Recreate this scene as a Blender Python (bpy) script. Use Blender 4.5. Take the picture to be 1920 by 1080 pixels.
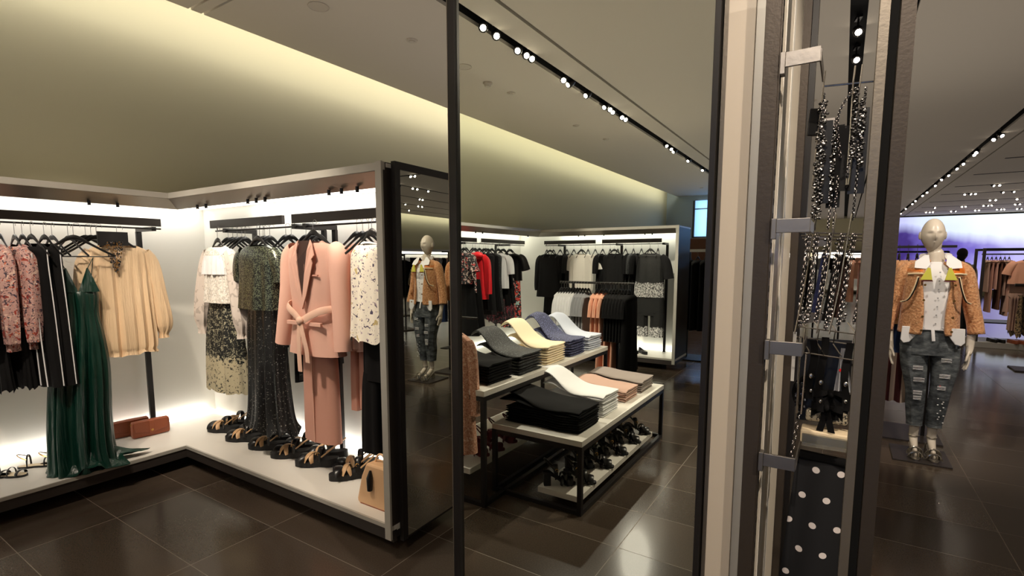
import bpy, bmesh, math, random
from mathutils import Vector, Matrix
PI = math.pi
S = bpy.context.scene
for o in list(bpy.data.objects): bpy.data.objects.remove(o)
COL = S.collection

# ------------------------------------------------------------------ camera
# world: +Y runs along the lit bay wall, +X into the shop, z = 0 is the floor
cam = bpy.data.cameras.new('camera'); cam_ob = bpy.data.objects.new('camera', cam); COL.objects.link(cam_ob)
YAW, PITCH = 0.5718, 0.109
fh = Vector((-math.sin(YAW), math.cos(YAW), 0)); rt = Vector((math.cos(YAW), math.sin(YAW), 0)); zz = Vector((0, 0, 1))
fw = fh*math.cos(PITCH)-zz*math.sin(PITCH); up = fh*math.sin(PITCH)+zz*math.cos(PITCH)
m = Matrix.Identity(4)
for i in range(3):
    m[i][0] = rt[i]; m[i][1] = up[i]; m[i][2] = -fw[i]
m[2][3] = 1.5
cam_ob.matrix_world = m
cam.sensor_width = 36; cam.lens = 958.2/1920*36; cam.shift_y = 52.4/1920; cam.clip_start = 0.03; cam.clip_end = 200
S.camera = cam_ob
# ------------------------------------------------------------------ world, exposure
w = bpy.data.worlds.new('world'); S.world = w; w.use_nodes = True
w.node_tree.nodes['Background'].inputs[0].default_value = (0.62, 0.78, 1.0, 1)
w.node_tree.nodes['Background'].inputs[1].default_value = 1.0
S.view_settings.view_transform = 'Standard'; S.view_settings.look = 'None'; S.view_settings.gamma = 1
S.view_settings.use_curve_mapping = False
S.view_settings.exposure = 0.0
try:
    S.cycles.caustics_reflective = False; S.cycles.caustics_refractive = False
    S.cycles.sample_clamp_indirect = 6.0; S.cycles.max_bounces = 8; S.cycles.diffuse_bounces = 4
    S.cycles.glossy_bounces = 5
except Exception: pass
K = 1.0   # overall lamp strength
SPOTS = []
def spot(loc, target, power, deg=50, blend=0.6, col=(1.0, 0.86, 0.7), size=0.03, parent=None):
    L = bpy.data.lights.new('spot_lamp', 'SPOT'); L.energy = power*K; L.spot_size = math.radians(deg); L.spot_blend = blend
    L.color = col; L.shadow_soft_size = size
    o = bpy.data.objects.new('spot_lamp', L); COL.objects.link(o)
    d = Vector(target)-Vector(loc)
    o.location = Vector(loc); o.rotation_euler = d.to_track_quat('-Z', 'Y').to_euler()
    return o
def area(loc, rot, sx, sy, power, col=(1, 0.95, 0.86), name='strip_lamp'):
    L = bpy.data.lights.new(name, 'AREA'); L.shape = 'RECTANGLE'; L.size = sx; L.size_y = sy; L.energy = power*K; L.color = col
    o = bpy.data.objects.new(name, L); COL.objects.link(o); o.location = loc; o.rotation_euler = rot
    return o

# added fill without real fixtures, standing in for the shop's general light (large area lamps facing up, above head height)
for x_, y_, sx_, sy_, p_ in ((-1.2, -5.6, 5.8, 14, 100), (-1.2, 15.5, 5.8, 25, 84), (-1.2, 4.6, 5.8, 6, 26), (6.4, -5.6, 9, 14, 90), (6.4, 9.0, 9, 15, 44), (6.4, 22, 9, 11, 50)):
    area((x_, y_, 2.08), (math.radians(180), 0, 0), sx_, sy_, p_, (1, 0.91, 0.81), 'ceiling_fill')
# ------------------------------------------------------------------ materials
M = {}
def lin(c):
    return tuple(((x/255)/12.92 if x/255 <= 0.04045 else ((x/255+0.055)/1.055)**2.4) for x in c)
def mat(name, color, rough=0.6, metal=0.0, sheen=0.0, spec=0.5, bump=None, emit=None, alpha=None, sub=None, aniso=0):
    """color in sRGB 0-255; bump = (scale, strength)"""
    mt = bpy.data.materials.new(name); mt.use_nodes = True; nt = mt.node_tree; b = nt.nodes['Principled BSDF']
    c = lin(color)
    b.inputs['Base Color'].default_value = (*c, 1); b.inputs['Roughness'].default_value = rough; b.inputs['Metallic'].default_value = metal
    b.inputs['Specular IOR Level'].default_value = spec
    if sheen: b.inputs['Sheen Weight'].default_value = sheen; b.inputs['Sheen Roughness'].default_value = 0.4
    if emit: b.inputs['Emission Color'].default_value = (*lin(emit[0]), 1); b.inputs['Emission Strength'].default_value = emit[1]
    if alpha is not None: b.inputs['Alpha'].default_value = alpha
    if sub: b.inputs['Transmission Weight'].default_value = sub
    if bump:
        tc = nt.nodes.new('ShaderNodeTexCoord'); n = nt.nodes.new('ShaderNodeTexNoise'); n.inputs['Scale'].default_value = bump[0]; n.inputs['Detail'].default_value = 3
        bp = nt.nodes.new('ShaderNodeBump'); bp.inputs['Strength'].default_value = bump[1]; bp.inputs['Distance'].default_value = 0.01
        nt.links.new(tc.outputs['Object'], n.inputs['Vector']); nt.links.new(n.outputs['Fac'], bp.inputs['Height']); nt.links.new(bp.outputs['Normal'], b.inputs['Normal'])
    M[name] = mt
    return mt
class NT:
    def __init__(s, mt): s.nt = mt.node_tree; s.b = s.nt.nodes['Principled BSDF']
    def n(s, t, **kw):
        x = s.nt.nodes.new(t)
        for k, v in kw.items():
            if k.startswith('i_'): x.inputs[k[2:].replace('_', ' ')].default_value = v
            else: setattr(x, k, v)
        return x
    def l(s, a, b): s.nt.links.new(a, b)
    def obj(s): return s.n('ShaderNodeTexCoord').outputs['Object']
    def math(s, op, a, b=None, c=None):
        x = s.n('ShaderNodeMath', operation=op)
        for i, v in enumerate((a, b, c)):
            if v is None: continue
            if isinstance(v, (int, float)): x.inputs[i].default_value = v
            else: s.l(v, x.inputs[i])
        return x.outputs[0]
    def sep(s, v):
        x = s.n('ShaderNodeSeparateXYZ'); s.l(v, x.inputs[0]); return x.outputs
    def ramp(s, fac, stops, interp='LINEAR'):
        r = s.n('ShaderNodeValToRGB'); r.color_ramp.interpolation = interp
        e = r.color_ramp.elements
        while len(e) < len(stops): e.new(0.5)
        for i, (p, c) in enumerate(stops):
            e[i].position = p; e[i].color = (*lin(c), 1)
        s.l(fac, r.inputs[0]); return r.outputs[0]
    def mix(s, fac, a, b):
        x = s.n('ShaderNodeMix', data_type='RGBA')
        for i, v in ((0, fac), (6, a), (7, b)):
            if isinstance(v, (int, float)): x.inputs[i].default_value = v
            elif isinstance(v, tuple): x.inputs[i].default_value = (*lin(v), 1)
            else: s.l(v, x.inputs[i])
        return x.outputs[2]
def blotch(name, base, spots, scale=26, rough=0.65, thr=0.42, sheen=0.1, voro=True):
    """cloth with a base colour and scattered blotches: spots = [(colour, scale multiplier, threshold)]"""
    mt = mat(name, base, rough, sheen=sheen); t = NT(mt); co = t.obj(); cur = base
    for i, (c, sm, th) in enumerate(spots):
        if voro:
            v = t.n('ShaderNodeTexNoise'); v.inputs['Scale'].default_value = scale*sm; v.inputs['Detail'].default_value = 1.5; v.inputs['Distortion'].default_value = 0.6
            mp = t.n('ShaderNodeMapping'); mp.inputs['Location'].default_value = (i*3.1, i*7.7, i*1.3); t.l(co, mp.inputs[0]); t.l(mp.outputs[0], v.inputs['Vector'])
            f = t.math('GREATER_THAN', v.outputs['Fac'], th)
        cur = t.mix(f, cur, c)
    t.l(cur, t.b.inputs['Base Color']); return mt

mat('white_lacquer', (226, 222, 214), 0.35); mat('niche_back', (214, 212, 204), 0.6); mat('grey_metal', (188, 184, 175), 0.45, 0.25)
mat('fascia_metal', (158, 150, 138), 0.34, 0.5); mat('black_metal', (34, 31, 30), 0.38, 0.3); mat('charcoal_metal', (64, 58, 55), 0.42, 0.35)
mat('dark_void', (14, 13, 12), 0.9); mat('ceiling', (200, 191, 176), 0.9); mat('green_wall', (206, 198, 166), 0.85)
mat('cove_wall', (196, 194, 168), 0.85)
mat('led', (255, 255, 255), emit=((255, 250, 240), 2.6)); mat('cove_led', (255, 240, 205), emit=((255, 232, 184), 7))
mat('lens', (255, 255, 255), emit=((255, 240, 220), 24))
mat('mirror', (226, 230, 220), 0.0, 1.0); mat('chrome', (215, 210, 203), 0.22, 1.0); mat('brushed_steel', (150, 145, 140), 0.42, 1.0, bump=(60, 0.04))
mat('column_paint', (196, 184, 168), 0.55); mat('column_panel', (216, 206, 190), 0.4); mat('gunmetal', (112, 107, 104), 0.28, 1.0)
mat('frame_dark', (70, 62, 55), 0.42, 0.5, bump=(120, 0.05)); mat('frame_bright', (122, 114, 103), 0.4, 0.6, bump=(120, 0.05))
mat('black_plastic', (20, 19, 19), 0.35); mat('hook_wire', (150, 148, 145), 0.3, 1.0)
mat('black_cloth', (9, 8, 9), 0.9, spec=0.2); mat('black_crepe', (12, 11, 12), 0.85, spec=0.25, bump=(90, 0.15)); mat('charcoal_cloth', (24, 23, 24), 0.9, spec=0.25)
mat('green_satin', (12, 50, 40), 0.34, spec=0.5); mat('cream_chiffon', (232, 202, 164), 0.55, sheen=0.15)
mat('pink_suiting', (220, 172, 154), 0.75, sheen=0.1, bump=(160, 0.06)); mat('pink_belt', (232, 190, 168), 0.7, sheen=0.1)
mat('pink_suiting_deep', (202, 148, 130), 0.78, sheen=0.1); mat('red_silk', (214, 22, 34), 0.5, sheen=0.2); mat('white_cloth', (236, 236, 238), 0.8, sheen=0.1)
mat('white_tee', (238, 232, 222), 0.75, sheen=0.1); mat('peach_cloth', (240, 176, 146), 0.7, sheen=0.2); mat('grey_knit', (150, 150, 154), 0.9); mat('light_knit', (196, 198, 204), 0.9)
mat('black_leather', (17, 16, 17), 0.3); mat('tan_leather', (196, 158, 116), 0.45); mat('brown_leather', (146, 76, 46), 0.42, bump=(70, 0.1)); mat('camel_leather', (222, 180, 138), 0.45)
mat('gold_metal', (196, 150, 84), 0.3, 1.0); mat('rubber_sole', (20, 19, 20), 0.7); mat('cream_trim', (230, 210, 176), 0.5)
mat('mannequin_skin', (216, 206, 192), 0.32, spec=0.5); mat('navy_cloth', (36, 42, 82), 0.85, sheen=0.1); mat('pale_blue', (206, 212, 228), 0.85); mat('cream_cloth', (238, 222, 190), 0.85, sheen=0.1)
mat('rose_cloth', (196, 160, 144), 0.85); mat('grey_cloth', (150, 138, 132), 0.85); mat('wine_cloth', (92, 22, 30), 0.55); mat('lining_shade_brown', (58, 36, 30), 0.5); mat('silver_leather', (206, 200, 190), 0.18, 0.9)
mat('orange_satin', (226, 120, 34), 0.32, sheen=0.1); mat('yellow_felt', (216, 212, 86), 0.9, sheen=0.3); mat('cream_piping', (236, 214, 176), 0.9, sheen=0.3)
mat('hair', (30, 22, 20), 0.6); mat('skin', (204, 150, 122), 0.6); mat('denim_blue', (44, 66, 112), 0.9); mat('tortoise', (58, 40, 34), 0.25)
mat('clear_acrylic', (236, 232, 214), 0.08, sub=0.85); mat('brown_cloth', (118, 78, 62), 0.85); mat('tag_card', (232, 228, 220), 0.6); mat('red_print', (200, 24, 30), 0.5)
mat('detector_white', (188, 178, 164), 0.6); mat('window_daylight', (120, 170, 235), emit=((150, 195, 255), 1.6)); mat('daylit_wall', (160, 176, 188), 0.8)
mat('jean_black', (26, 27, 31), 0.85); mat('purple_glass', (60, 44, 40), 0.2)
blotch('floral_blush', (204, 162, 154), [((232, 200, 184), 1.3, 0.60), ((160, 52, 36), 1.2, 0.63), ((66, 54, 70), 2.2, 0.61), ((210, 104, 60), 2.0, 0.67), ((120, 84, 84), 3.0, 0.63)], 30)
blotch('ivory_lace', (238, 232, 222), [((206, 200, 190), 2.4, 0.52), ((250, 248, 242), 3.0, 0.6)], 30)
blotch('sheer_ivory', (226, 214, 204), [((196, 184, 174), 1.2, 0.58)], 20)
blotch('jacquard', (22, 24, 22), [((168, 164, 142), 1.0, 0.53), ((28, 30, 28), 2.1, 0.6)], 36)
blotch('ditsy_ivory', (236, 228, 212), [((70, 62, 84), 2.2, 0.64), ((196, 176, 120), 1.1, 0.68), ((168, 150, 160), 3.2, 0.66)], 22)
blotch('mosaic_print', (24, 20, 24), [((226, 196, 186), 1.4, 0.58), ((196, 60, 60), 1.0, 0.64), ((238, 232, 226), 2.4, 0.66)], 24)
blotch('ethnic_print', (26, 20, 26), [((222, 76, 64), 1.0, 0.53), ((176, 216, 208), 0.7, 0.62), ((216, 200, 200), 2.2, 0.62)], 24)
blotch('plum_print', (24, 18, 22), [((122, 34, 48), 1.2, 0.55), ((160, 130, 140), 2.4, 0.66)], 24)
blotch('black_dotted', (12, 13, 14), [((74, 76, 78), 3.0, 0.6)], 44, sheen=0)
blotch('navy_dotted', (34, 38, 74), [((98, 104, 148), 3.0, 0.57)], 44)
blotch('rose_lace', (222, 172, 144), [((188, 132, 106), 3.0, 0.5), ((238, 204, 180), 2.0, 0.62)], 34)
blotch('leopard', (150, 124, 88), [((48, 38, 28), 1.6, 0.52), ((190, 166, 126), 2.4, 0.6)], 24)
blotch('lace_trim', (58, 58, 58), [((216, 214, 212), 2.0, 0.5), ((30, 30, 30), 3.2, 0.62)], 34)
blotch('granite_lace', (176, 164, 140), [((50, 46, 40), 3.0, 0.56)], 60)
# sequins: tiny tilted mirrors on black net
def sequin(name, base, spark, scale, thr):
    mt = mat(name, base, 0.35, 0.2); t = NT(mt); co = t.obj()
    v = t.n('ShaderNodeTexVoronoi'); v.inputs['Scale'].default_value = scale; t.l(co, v.inputs['Vector'])
    f = t.math('GREATER_THAN', t.sep(v.outputs['Color'])[0], thr)
    t.l(t.mix(f, base, spark), t.b.inputs['Base Color'])
    t.l(t.math('MULTIPLY', f, 0.9), t.b.inputs['Metallic'])
    nm = t.n('ShaderNodeBump'); nm.inputs['Strength'].default_value = 1.0; nm.inputs['Distance'].default_value = 0.004
    t.l(t.sep(v.outputs['Color'])[1], nm.inputs['Height']); t.l(nm.outputs['Normal'], t.b.inputs['Normal'])
sequin('sequin_green', (16, 20, 15), (134, 142, 118), 210, 0.62)
sequin('sequin_black', (12, 12, 12), (150, 146, 138), 190, 0.95)
sequin('crystal', (16, 15, 15), (190, 184, 180), 230, 0.72)
# fine vertical pleats
t = NT(M['cream_chiffon']); co = t.obj(); mp = t.n('ShaderNodeMapping'); mp.inputs['Scale'].default_value = (1, 1, 0.05); t.l(co, mp.inputs[0])
n1 = t.n('ShaderNodeTexNoise'); n1.inputs['Scale'].default_value = 130; n1.inputs['Detail'].default_value = 1; t.l(mp.outputs[0], n1.inputs['Vector'])
bp = t.n('ShaderNodeBump'); bp.inputs['Strength'].default_value = 0.9; bp.inputs['Distance'].default_value = 0.006; t.l(n1.outputs['Fac'], bp.inputs['Height']); t.l(bp.outputs['Normal'], t.b.inputs['Normal'])
t = NT(M['green_satin']); co = t.obj(); mp = t.n('ShaderNodeMapping'); mp.inputs['Scale'].default_value = (1, 1, 0.12); t.l(co, mp.inputs[0])
n1 = t.n('ShaderNodeTexNoise'); n1.inputs['Scale'].default_value = 26; n1.inputs['Detail'].default_value = 2; t.l(mp.outputs[0], n1.inputs['Vector'])
bp = t.n('ShaderNodeBump'); bp.inputs['Strength'].default_value = 0.8; bp.inputs['Distance'].default_value = 0.02; t.l(n1.outputs['Fac'], bp.inputs['Height']); t.l(bp.outputs['Normal'], t.b.inputs['Normal'])
# teddy fur
mt = mat('teddy_fur', (206, 138, 92), 0.95, sheen=0.3); t = NT(mt); co = t.obj()
n1 = t.n('ShaderNodeTexNoise'); n1.inputs['Scale'].default_value = 70; n1.inputs['Detail'].default_value = 4; t.l(co, n1.inputs['Vector'])
t.l(t.ramp(n1.outputs['Fac'], [(0.3, (178, 120, 80)), (0.55, (212, 156, 110)), (0.75, (228, 184, 142))]), t.b.inputs['Base Color'])
bp = t.n('ShaderNodeBump'); bp.inputs['Strength'].default_value = 0.8; bp.inputs['Distance'].default_value = 0.01; t.l(n1.outputs['Fac'], bp.inputs['Height']); t.l(bp.outputs['Normal'], t.b.inputs['Normal'])
# distressed denim
mt = mat('denim', (70, 80, 92), 0.9); t = NT(mt); co = t.obj()
mp = t.n('ShaderNodeMapping'); mp.inputs['Scale'].default_value = (1.0, 1.0, 2.6); t.l(co, mp.inputs[0])
n1 = t.n('ShaderNodeTexNoise'); n1.inputs['Scale'].default_value = 9; n1.inputs['Detail'].default_value = 5; n1.inputs['Roughness'].default_value = 0.7; t.l(mp.outputs[0], n1.inputs['Vector'])
t.l(t.ramp(n1.outputs['Fac'], [(0.30, (30, 33, 38)), (0.44, (66, 71, 76)), (0.60, (100, 106, 110)), (0.70, (138, 142, 144))]), t.b.inputs['Base Color'])
# stripes on object x or z
def stripes(name, base, col, axis, period, duty, phase=0.0, rough=0.8):
    mt = mat(name, base, rough); t = NT(mt); c = t.sep(t.obj())[axis]
    f = t.math('LESS_THAN', t.math('FRACT', t.math('ADD', t.math('DIVIDE', c, period), 10.0+phase)), duty)
    t.l(t.mix(f, base, col), t.b.inputs['Base Color'])
stripes('wine_stripe', (74, 22, 28), (206, 186, 172), 0, 0.075, 0.45)
# polka dot scarf (dots on object x / z)
mt = mat('polka', (12, 12, 16), 0.8); t = NT(mt); sx, sy, sz = t.sep(t.obj())
px, pz = 0.055, 0.075
row = t.math('FLOOR', t.math('DIVIDE', sz, pz))
off = t.math('MULTIPLY', t.math('ABSOLUTE', t.math('MODULO', row, 2.0)), 0.5)
u = t.math('SUBTRACT', t.math('FRACT', t.math('ADD', t.math('ADD', t.math('DIVIDE', sx, px), off), 20.3)), 0.5)
v = t.math('SUBTRACT', t.math('FRACT', t.math('ADD', t.math('DIVIDE', sz, pz), 20.0)), 0.5)
u = t.math('MULTIPLY', u, px); v = t.math('MULTIPLY', v, pz)
d = t.math('SQRT', t.math('ADD', t.math('MULTIPLY', u, u), t.math('MULTIPLY', v, v)))
t.l(t.mix(t.math('LESS_THAN', d, 0.0085), (12, 12, 16), (226, 216, 212)), t.b.inputs['Base Color'])
# floor: polished dark porcelain tiles 0.86 x 0.43 with pale thin joints
mt = mat('floor_tile', (74, 64, 55), 0.16, spec=0.5); t = NT(mt); co = t.obj(); fx, fy, fz = t.sep(co)
ux = t.math('ADD', t.math('DIVIDE', fx, 0.86), 20+0.905/0.86); uy = t.math('ADD', t.math('DIVIDE', fy, 0.43), 40-2.0/0.43)
gx = t.math('LESS_THAN', t.math('ABSOLUTE', t.math('SUBTRACT', t.math('FRACT', t.math('ADD', ux, 0.5)), 0.5)), 0.0025)
gy = t.math('LESS_THAN', t.math('ABSOLUTE', t.math('SUBTRACT', t.math('FRACT', t.math('ADD', uy, 0.5)), 0.5)), 0.0042)
gr = t.math('MAXIMUM', gx, gy)
wn = t.n('ShaderNodeTexWhiteNoise', noise_dimensions='2D'); cb = t.n('ShaderNodeCombineXYZ'); t.l(t.math('FLOOR', ux), cb.inputs[0]); t.l(t.math('FLOOR', uy), cb.inputs[1]); t.l(cb.outputs[0], wn.inputs['Vector'])
ns = t.n('ShaderNodeTexNoise'); ns.inputs['Scale'].default_value = 160; ns.inputs['Detail'].default_value = 2; t.l(co, ns.inputs['Vector'])
vv = t.math('ADD', t.math('MULTIPLY', wn.outputs['Value'], 0.35), t.math('MULTIPLY', ns.outputs['Fac'], 0.65))
base = t.ramp(vv, [(0.25, (60, 51, 43)), (0.75, (84, 73, 63))])
t.l(t.mix(gr, base, (116, 105, 93)), t.b.inputs['Base Color'])
t.l(t.math('ADD', t.math('MULTIPLY', gr, 0.4), t.math('ADD', 0.13, t.math('MULTIPLY', ns.outputs['Fac'], 0.08))), t.b.inputs['Roughness'])
# video wall: purple and pale blue mountains under a bright sky (object x across, z up)
mt = mat('video_picture', (10, 10, 20), 0.4); t = NT(mt); co = t.obj(); sx, sy, sz = t.sep(co)
n1 = t.n('ShaderNodeTexNoise', noise_dimensions='1D'); n1.inputs['Scale'].default_value = 0.42; n1.inputs['Detail'].default_value = 4; n1.inputs['Roughness'].default_value = 0.55; t.l(t.math('ADD', sx, 3.3), n1.inputs['W'])
ridge = t.math('ADD', 3.0, t.math('MULTIPLY', t.math('SUBTRACT', n1.outputs['Fac'], 0.5), 1.1))
ridge = t.math('SUBTRACT', ridge, t.math('MULTIPLY', sx, 0.13))
below = t.math('MULTIPLY', t.math('SUBTRACT', ridge, sz), 2.2)
n2 = t.n('ShaderNodeTexNoise'); n2.inputs['Scale'].default_value = 0.8; n2.inputs['Detail'].default_value = 3; t.l(co, n2.inputs['Vector'])
sky = t.ramp(t.math('ADD', t.math('MULTIPLY', sx, 0.10), t.math('MULTIPLY', n2.outputs['Fac'], 0.35)), [(0.18, (196, 198, 250)), (0.34, (222, 234, 255)), (0.5, (240, 248, 255))])
mtn = t.ramp(t.math('ADD', t.math('MULTIPLY', sx, 0.085), t.math('MULTIPLY', n2.outputs['Fac'], 0.4)), [(0.22, (64, 46, 120)), (0.36, (118, 104, 196)), (0.52, (190, 184, 242))])
cl = t.n('ShaderNodeClamp'); t.l(below, cl.inputs[0])
pic = t.mix(cl.outputs[0], sky, mtn)
t.l(pic, t.b.inputs['Emission Color']); t.b.inputs['Emission Strength'].default_value = 1.15
# skirt that turns from dark jacquard to pale at the hem, and lace bordered pieces (object z)
def hem_switch(name, upper, lower, zcut, soft=0.06):
    """cloth of one print above zcut and another below, joined by a ragged edge"""
    mt = mat(name, (20, 20, 20), 0.7); t = NT(mt); co = t.obj(); z = t.sep(co)[2]
    n = t.n('ShaderNodeTexNoise'); n.inputs['Scale'].default_value = 42; t.l(co, n.inputs['Vector'])
    a = upper(t, co) ; b = lower(t, co)
    f = t.math('LESS_THAN', t.math('ADD', z, t.math('MULTIPLY', t.math('SUBTRACT', n.outputs['Fac'], 0.5), soft*4)), zcut)
    t.l(t.mix(f, a, b), t.b.inputs['Base Color'])
def prn(c1, c2, sc, th):
    def fn(t, co):
        n = t.n('ShaderNodeTexNoise'); n.inputs['Scale'].default_value = sc; n.inputs['Detail'].default_value = 1.5; n.inputs['Distortion'].default_value = 1.2; t.l(co, n.inputs['Vector'])
        return t.mix(t.math('GREATER_THAN', n.outputs['Fac'], th), c1, c2)
    return fn
hem_switch('jacquard_skirt', prn((16, 18, 16), (160, 156, 132), 60, 0.57), prn((190, 180, 150), (40, 40, 36), 50, 0.62), -0.42, 0.05)
hem_switch('lace_top', prn((9, 9, 9), (18, 17, 16), 20, 0.5), prn((70, 70, 70), (222, 220, 218), 60, 0.5), -0.42, 0.02)
hem_switch('lace_trousers', prn((8, 8, 8), (11, 10, 10), 20, 0.5), prn((60, 60, 60), (220, 218, 216), 60, 0.5), -0.44, 0.02)

# ------------------------------------------------------------------ mesh helpers
def cr(pts, n):
    """catmull-rom through tuples"""
    out = []; N = len(pts)
    for i in range(n):
        u = i/(n-1)*(N-1); k = min(int(u), N-2); f = u-k
        p0 = pts[max(k-1, 0)]; p1 = pts[k]; p2 = pts[k+1]; p3 = pts[min(k+2, N-1)]
        out.append(tuple(0.5*((2*b)+(-a+c)*f+(2*a-5*b+4*c-d)*f*f+(-a+3*b-3*c+d)*f**3) for a, b, c, d in zip(p0, p1, p2, p3)))
    return out
def lerpn(pts, n):
    out = []; N = len(pts)
    for i in range(n):
        u = i/(n-1)*(N-1); k = min(int(u), N-2); f = u-k
        out.append(tuple(a+(b-a)*f for a, b in zip(pts[k], pts[k+1])))
    return out
class MB:
    def __init__(s): s.v = []; s.f = []
    def add(s, v, f):
        o = len(s.v); s.v += [tuple(p) for p in v]; s.f += [tuple(i+o for i in q) for q in f]
    def box(s, a, b, rz=0, piv=None):
        x0, y0, z0 = a; x1, y1, z1 = b
        v = [Vector(p) for p in ((x0,y0,z0),(x1,y0,z0),(x1,y1,z0),(x0,y1,z0),(x0,y0,z1),(x1,y0,z1),(x1,y1,z1),(x0,y1,z1))]
        if rz:
            c = Vector(piv) if piv else Vector(((x0+x1)/2, (y0+y1)/2, 0)); R = Matrix.Rotation(rz, 3, 'Z'); v = [R@(p-c)+c for p in v]
        s.add(v, [(0,3,2,1),(4,5,6,7),(0,1,5,4),(1,2,6,5),(2,3,7,6),(3,0,4,7)])
    def obox(s, c, sx, sy, sz, R):
        v = []
        for k in (-1, 1):
            for i, j in ((-1,-1),(1,-1),(1,1),(-1,1)): v.append(Vector(c)+R@Vector((i*sx/2, j*sy/2, k*sz/2)))
        s.add(v, [(0,3,2,1),(4,5,6,7),(0,1,5,4),(1,2,6,5),(2,3,7,6),(3,0,4,7)])
    def tube(s, path, r, n=8, cap=True, flat=None):
        """path of points, r radius or list; flat=(normal vector, ratio) squashes the section along that normal"""
        P = [Vector(p) for p in path]; rs = r if isinstance(r, (list, tuple)) else [r]*len(P)
        rings = []; prev = None
        for i, p in enumerate(P):
            d = (P[min(i+1, len(P)-1)]-P[max(i-1, 0)])
            d = d.normalized() if d.length > 1e-9 else Vector((0, 0, 1))
            if flat: a = Vector(flat[0]); a = (a-d*a.dot(d)); a = a.normalized() if a.length > 1e-6 else d.orthogonal().normalized()
            elif prev is None: a = d.orthogonal().normalized()
            else: a = (prev-d*prev.dot(d)); a = a.normalized() if a.length > 1e-6 else d.orthogonal().normalized()
            prev = a; b = d.cross(a); k = flat[1] if flat else 1
            rings.append([p+a*math.cos(2*PI*j/n)*rs[i]*k+b*math.sin(2*PI*j/n)*rs[i] for j in range(n)])
        s.loft(rings, cap)
    def loft(s, rings, cap=True, close=True):
        n = len(rings[0]); v = [p for r in rings for p in r]; f = []
        for i in range(len(rings)-1):
            for j in range(n if close else n-1):
                k = (j+1) % n; f.append((i*n+j, i*n+k, (i+1)*n+k, (i+1)*n+j))
        if cap:
            f.append(tuple(reversed(range(n)))); o = (len(rings)-1)*n; f.append(tuple(o+j for j in range(n)))
        s.add(v, f)
    def cyl(s, c, r, h, n=20, axis='z', r2=None):
        r2 = r if r2 is None else r2; rings = []
        for k, rr in ((0, r), (1, r2)):
            ring = []
            for j in range(n):
                a = 2*PI*j/n; x, y = rr*math.cos(a), rr*math.sin(a); z = k*h
                p = {'z': (x, y, z), 'x': (z, x, y), 'y': (x, z, y)}[axis]; ring.append(Vector(c)+Vector(p))
            rings.append(ring)
        s.loft(rings)
    def ell(s, c, rx, ry, rz, n=12, mrings=8, R=None):
        v = []; f = []
        v.append(Vector((0, 0, -rz)))
        for i in range(1, mrings):
            ph = -PI/2+PI*i/mrings
            for j in range(n): a = 2*PI*j/n; v.append(Vector((rx*math.cos(ph)*math.cos(a), ry*math.cos(ph)*math.sin(a), rz*math.sin(ph))))
        v.append(Vector((0, 0, rz))); L = len(v)-1
        for j in range(n): f.append((0, 1+(j+1) % n, 1+j)); f.append((L, L-n+j, L-n+(j+1) % n))
        for i in range(mrings-2):
            for j in range(n): a = 1+i*n; f.append((a+j, a+(j+1) % n, a+n+(j+1) % n, a+n+j))
        if R: v = [R@p for p in v]
        s.add([Vector(c)+p for p in v], f)
    def torus(s, c, R, r, Mx=None, n=10, k=5, sy=1.0):
        rings = []
        v = []; f = []
        for i in range(n):
            a = 2*PI*i/n
            for j in range(k):
                b = 2*PI*j/k; p = Vector(((R+r*math.cos(b))*math.cos(a), (R+r*math.cos(b))*math.sin(a)*sy, r*math.sin(b)))
                if Mx: p = Mx@p
                v.append(Vector(c)+p)
        for i in range(n):
            for j in range(k): f.append((i*k+j, ((i+1) % n)*k+j, ((i+1) % n)*k+(j+1) % k, i*k+(j+1) % k))
        s.add(v, f)
    def grid(s, fn, nu, nv, thick=0.0):
        v = [Vector(fn(i/(nu-1), j/(nv-1))) for i in range(nu) for j in range(nv)]
        f = [(i*nv+j, (i+1)*nv+j, (i+1)*nv+j+1, i*nv+j+1) for i in range(nu-1) for j in range(nv-1)]
        if thick:
            t = Vector(thick) if not isinstance(thick, (int, float)) else Vector((0, thick, 0))
            n = len(v); v2 = v+[p+t for p in v]; f2 = list(f)+[tuple(reversed([i+n for i in q])) for q in f]
            edge = [(i*nv, (i+1)*nv) for i in range(nu-1)]+[((i+1)*nv+nv-1, i*nv+nv-1) for i in range(nu-1)]+[(j+1, j) for j in range(nv-1)]+[((nu-1)*nv+j, (nu-1)*nv+j+1) for j in range(nv-1)]
            for a, b in edge: f2.append((b, a, a+n, b+n))
            s.add(v2, f2)
        else: s.add(v, f)
    def build(s, name, material, parent=None, smooth=True, bevel=0, sub=0, solid=0, loc=None, angle=40):
        me = bpy.data.meshes.new(name); me.from_pydata([tuple(p) for p in s.v], [], s.f); me.update()
        bm = bmesh.new(); bm.from_mesh(me); bmesh.ops.recalc_face_normals(bm, faces=bm.faces)
        if smooth:
            for f in bm.faces: f.smooth = True
            ca = math.radians(angle)
            for e in bm.edges:
                if len(e.link_faces) == 2 and e.calc_face_angle(0) > ca: e.smooth = False
        bm.to_mesh(me); bm.free()
        o = bpy.data.objects.new(name, me); COL.objects.link(o)
        me.materials.append(M[material])
        if parent: o.parent = parent
        if loc: o.location = loc
        if bevel: b = o.modifiers.new('b', 'BEVEL'); b.width = bevel; b.segments = 2; b.limit_method = 'ANGLE'
        if solid: q = o.modifiers.new('s', 'SOLIDIFY'); q.thickness = solid
        if sub: q = o.modifiers.new('u', 'SUBSURF'); q.levels = sub; q.render_levels = sub
        return o
def tag(o, label, cat, group=None):
    o['label'] = label; o['category'] = cat
    if group: o['group'] = group
    return o
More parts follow.
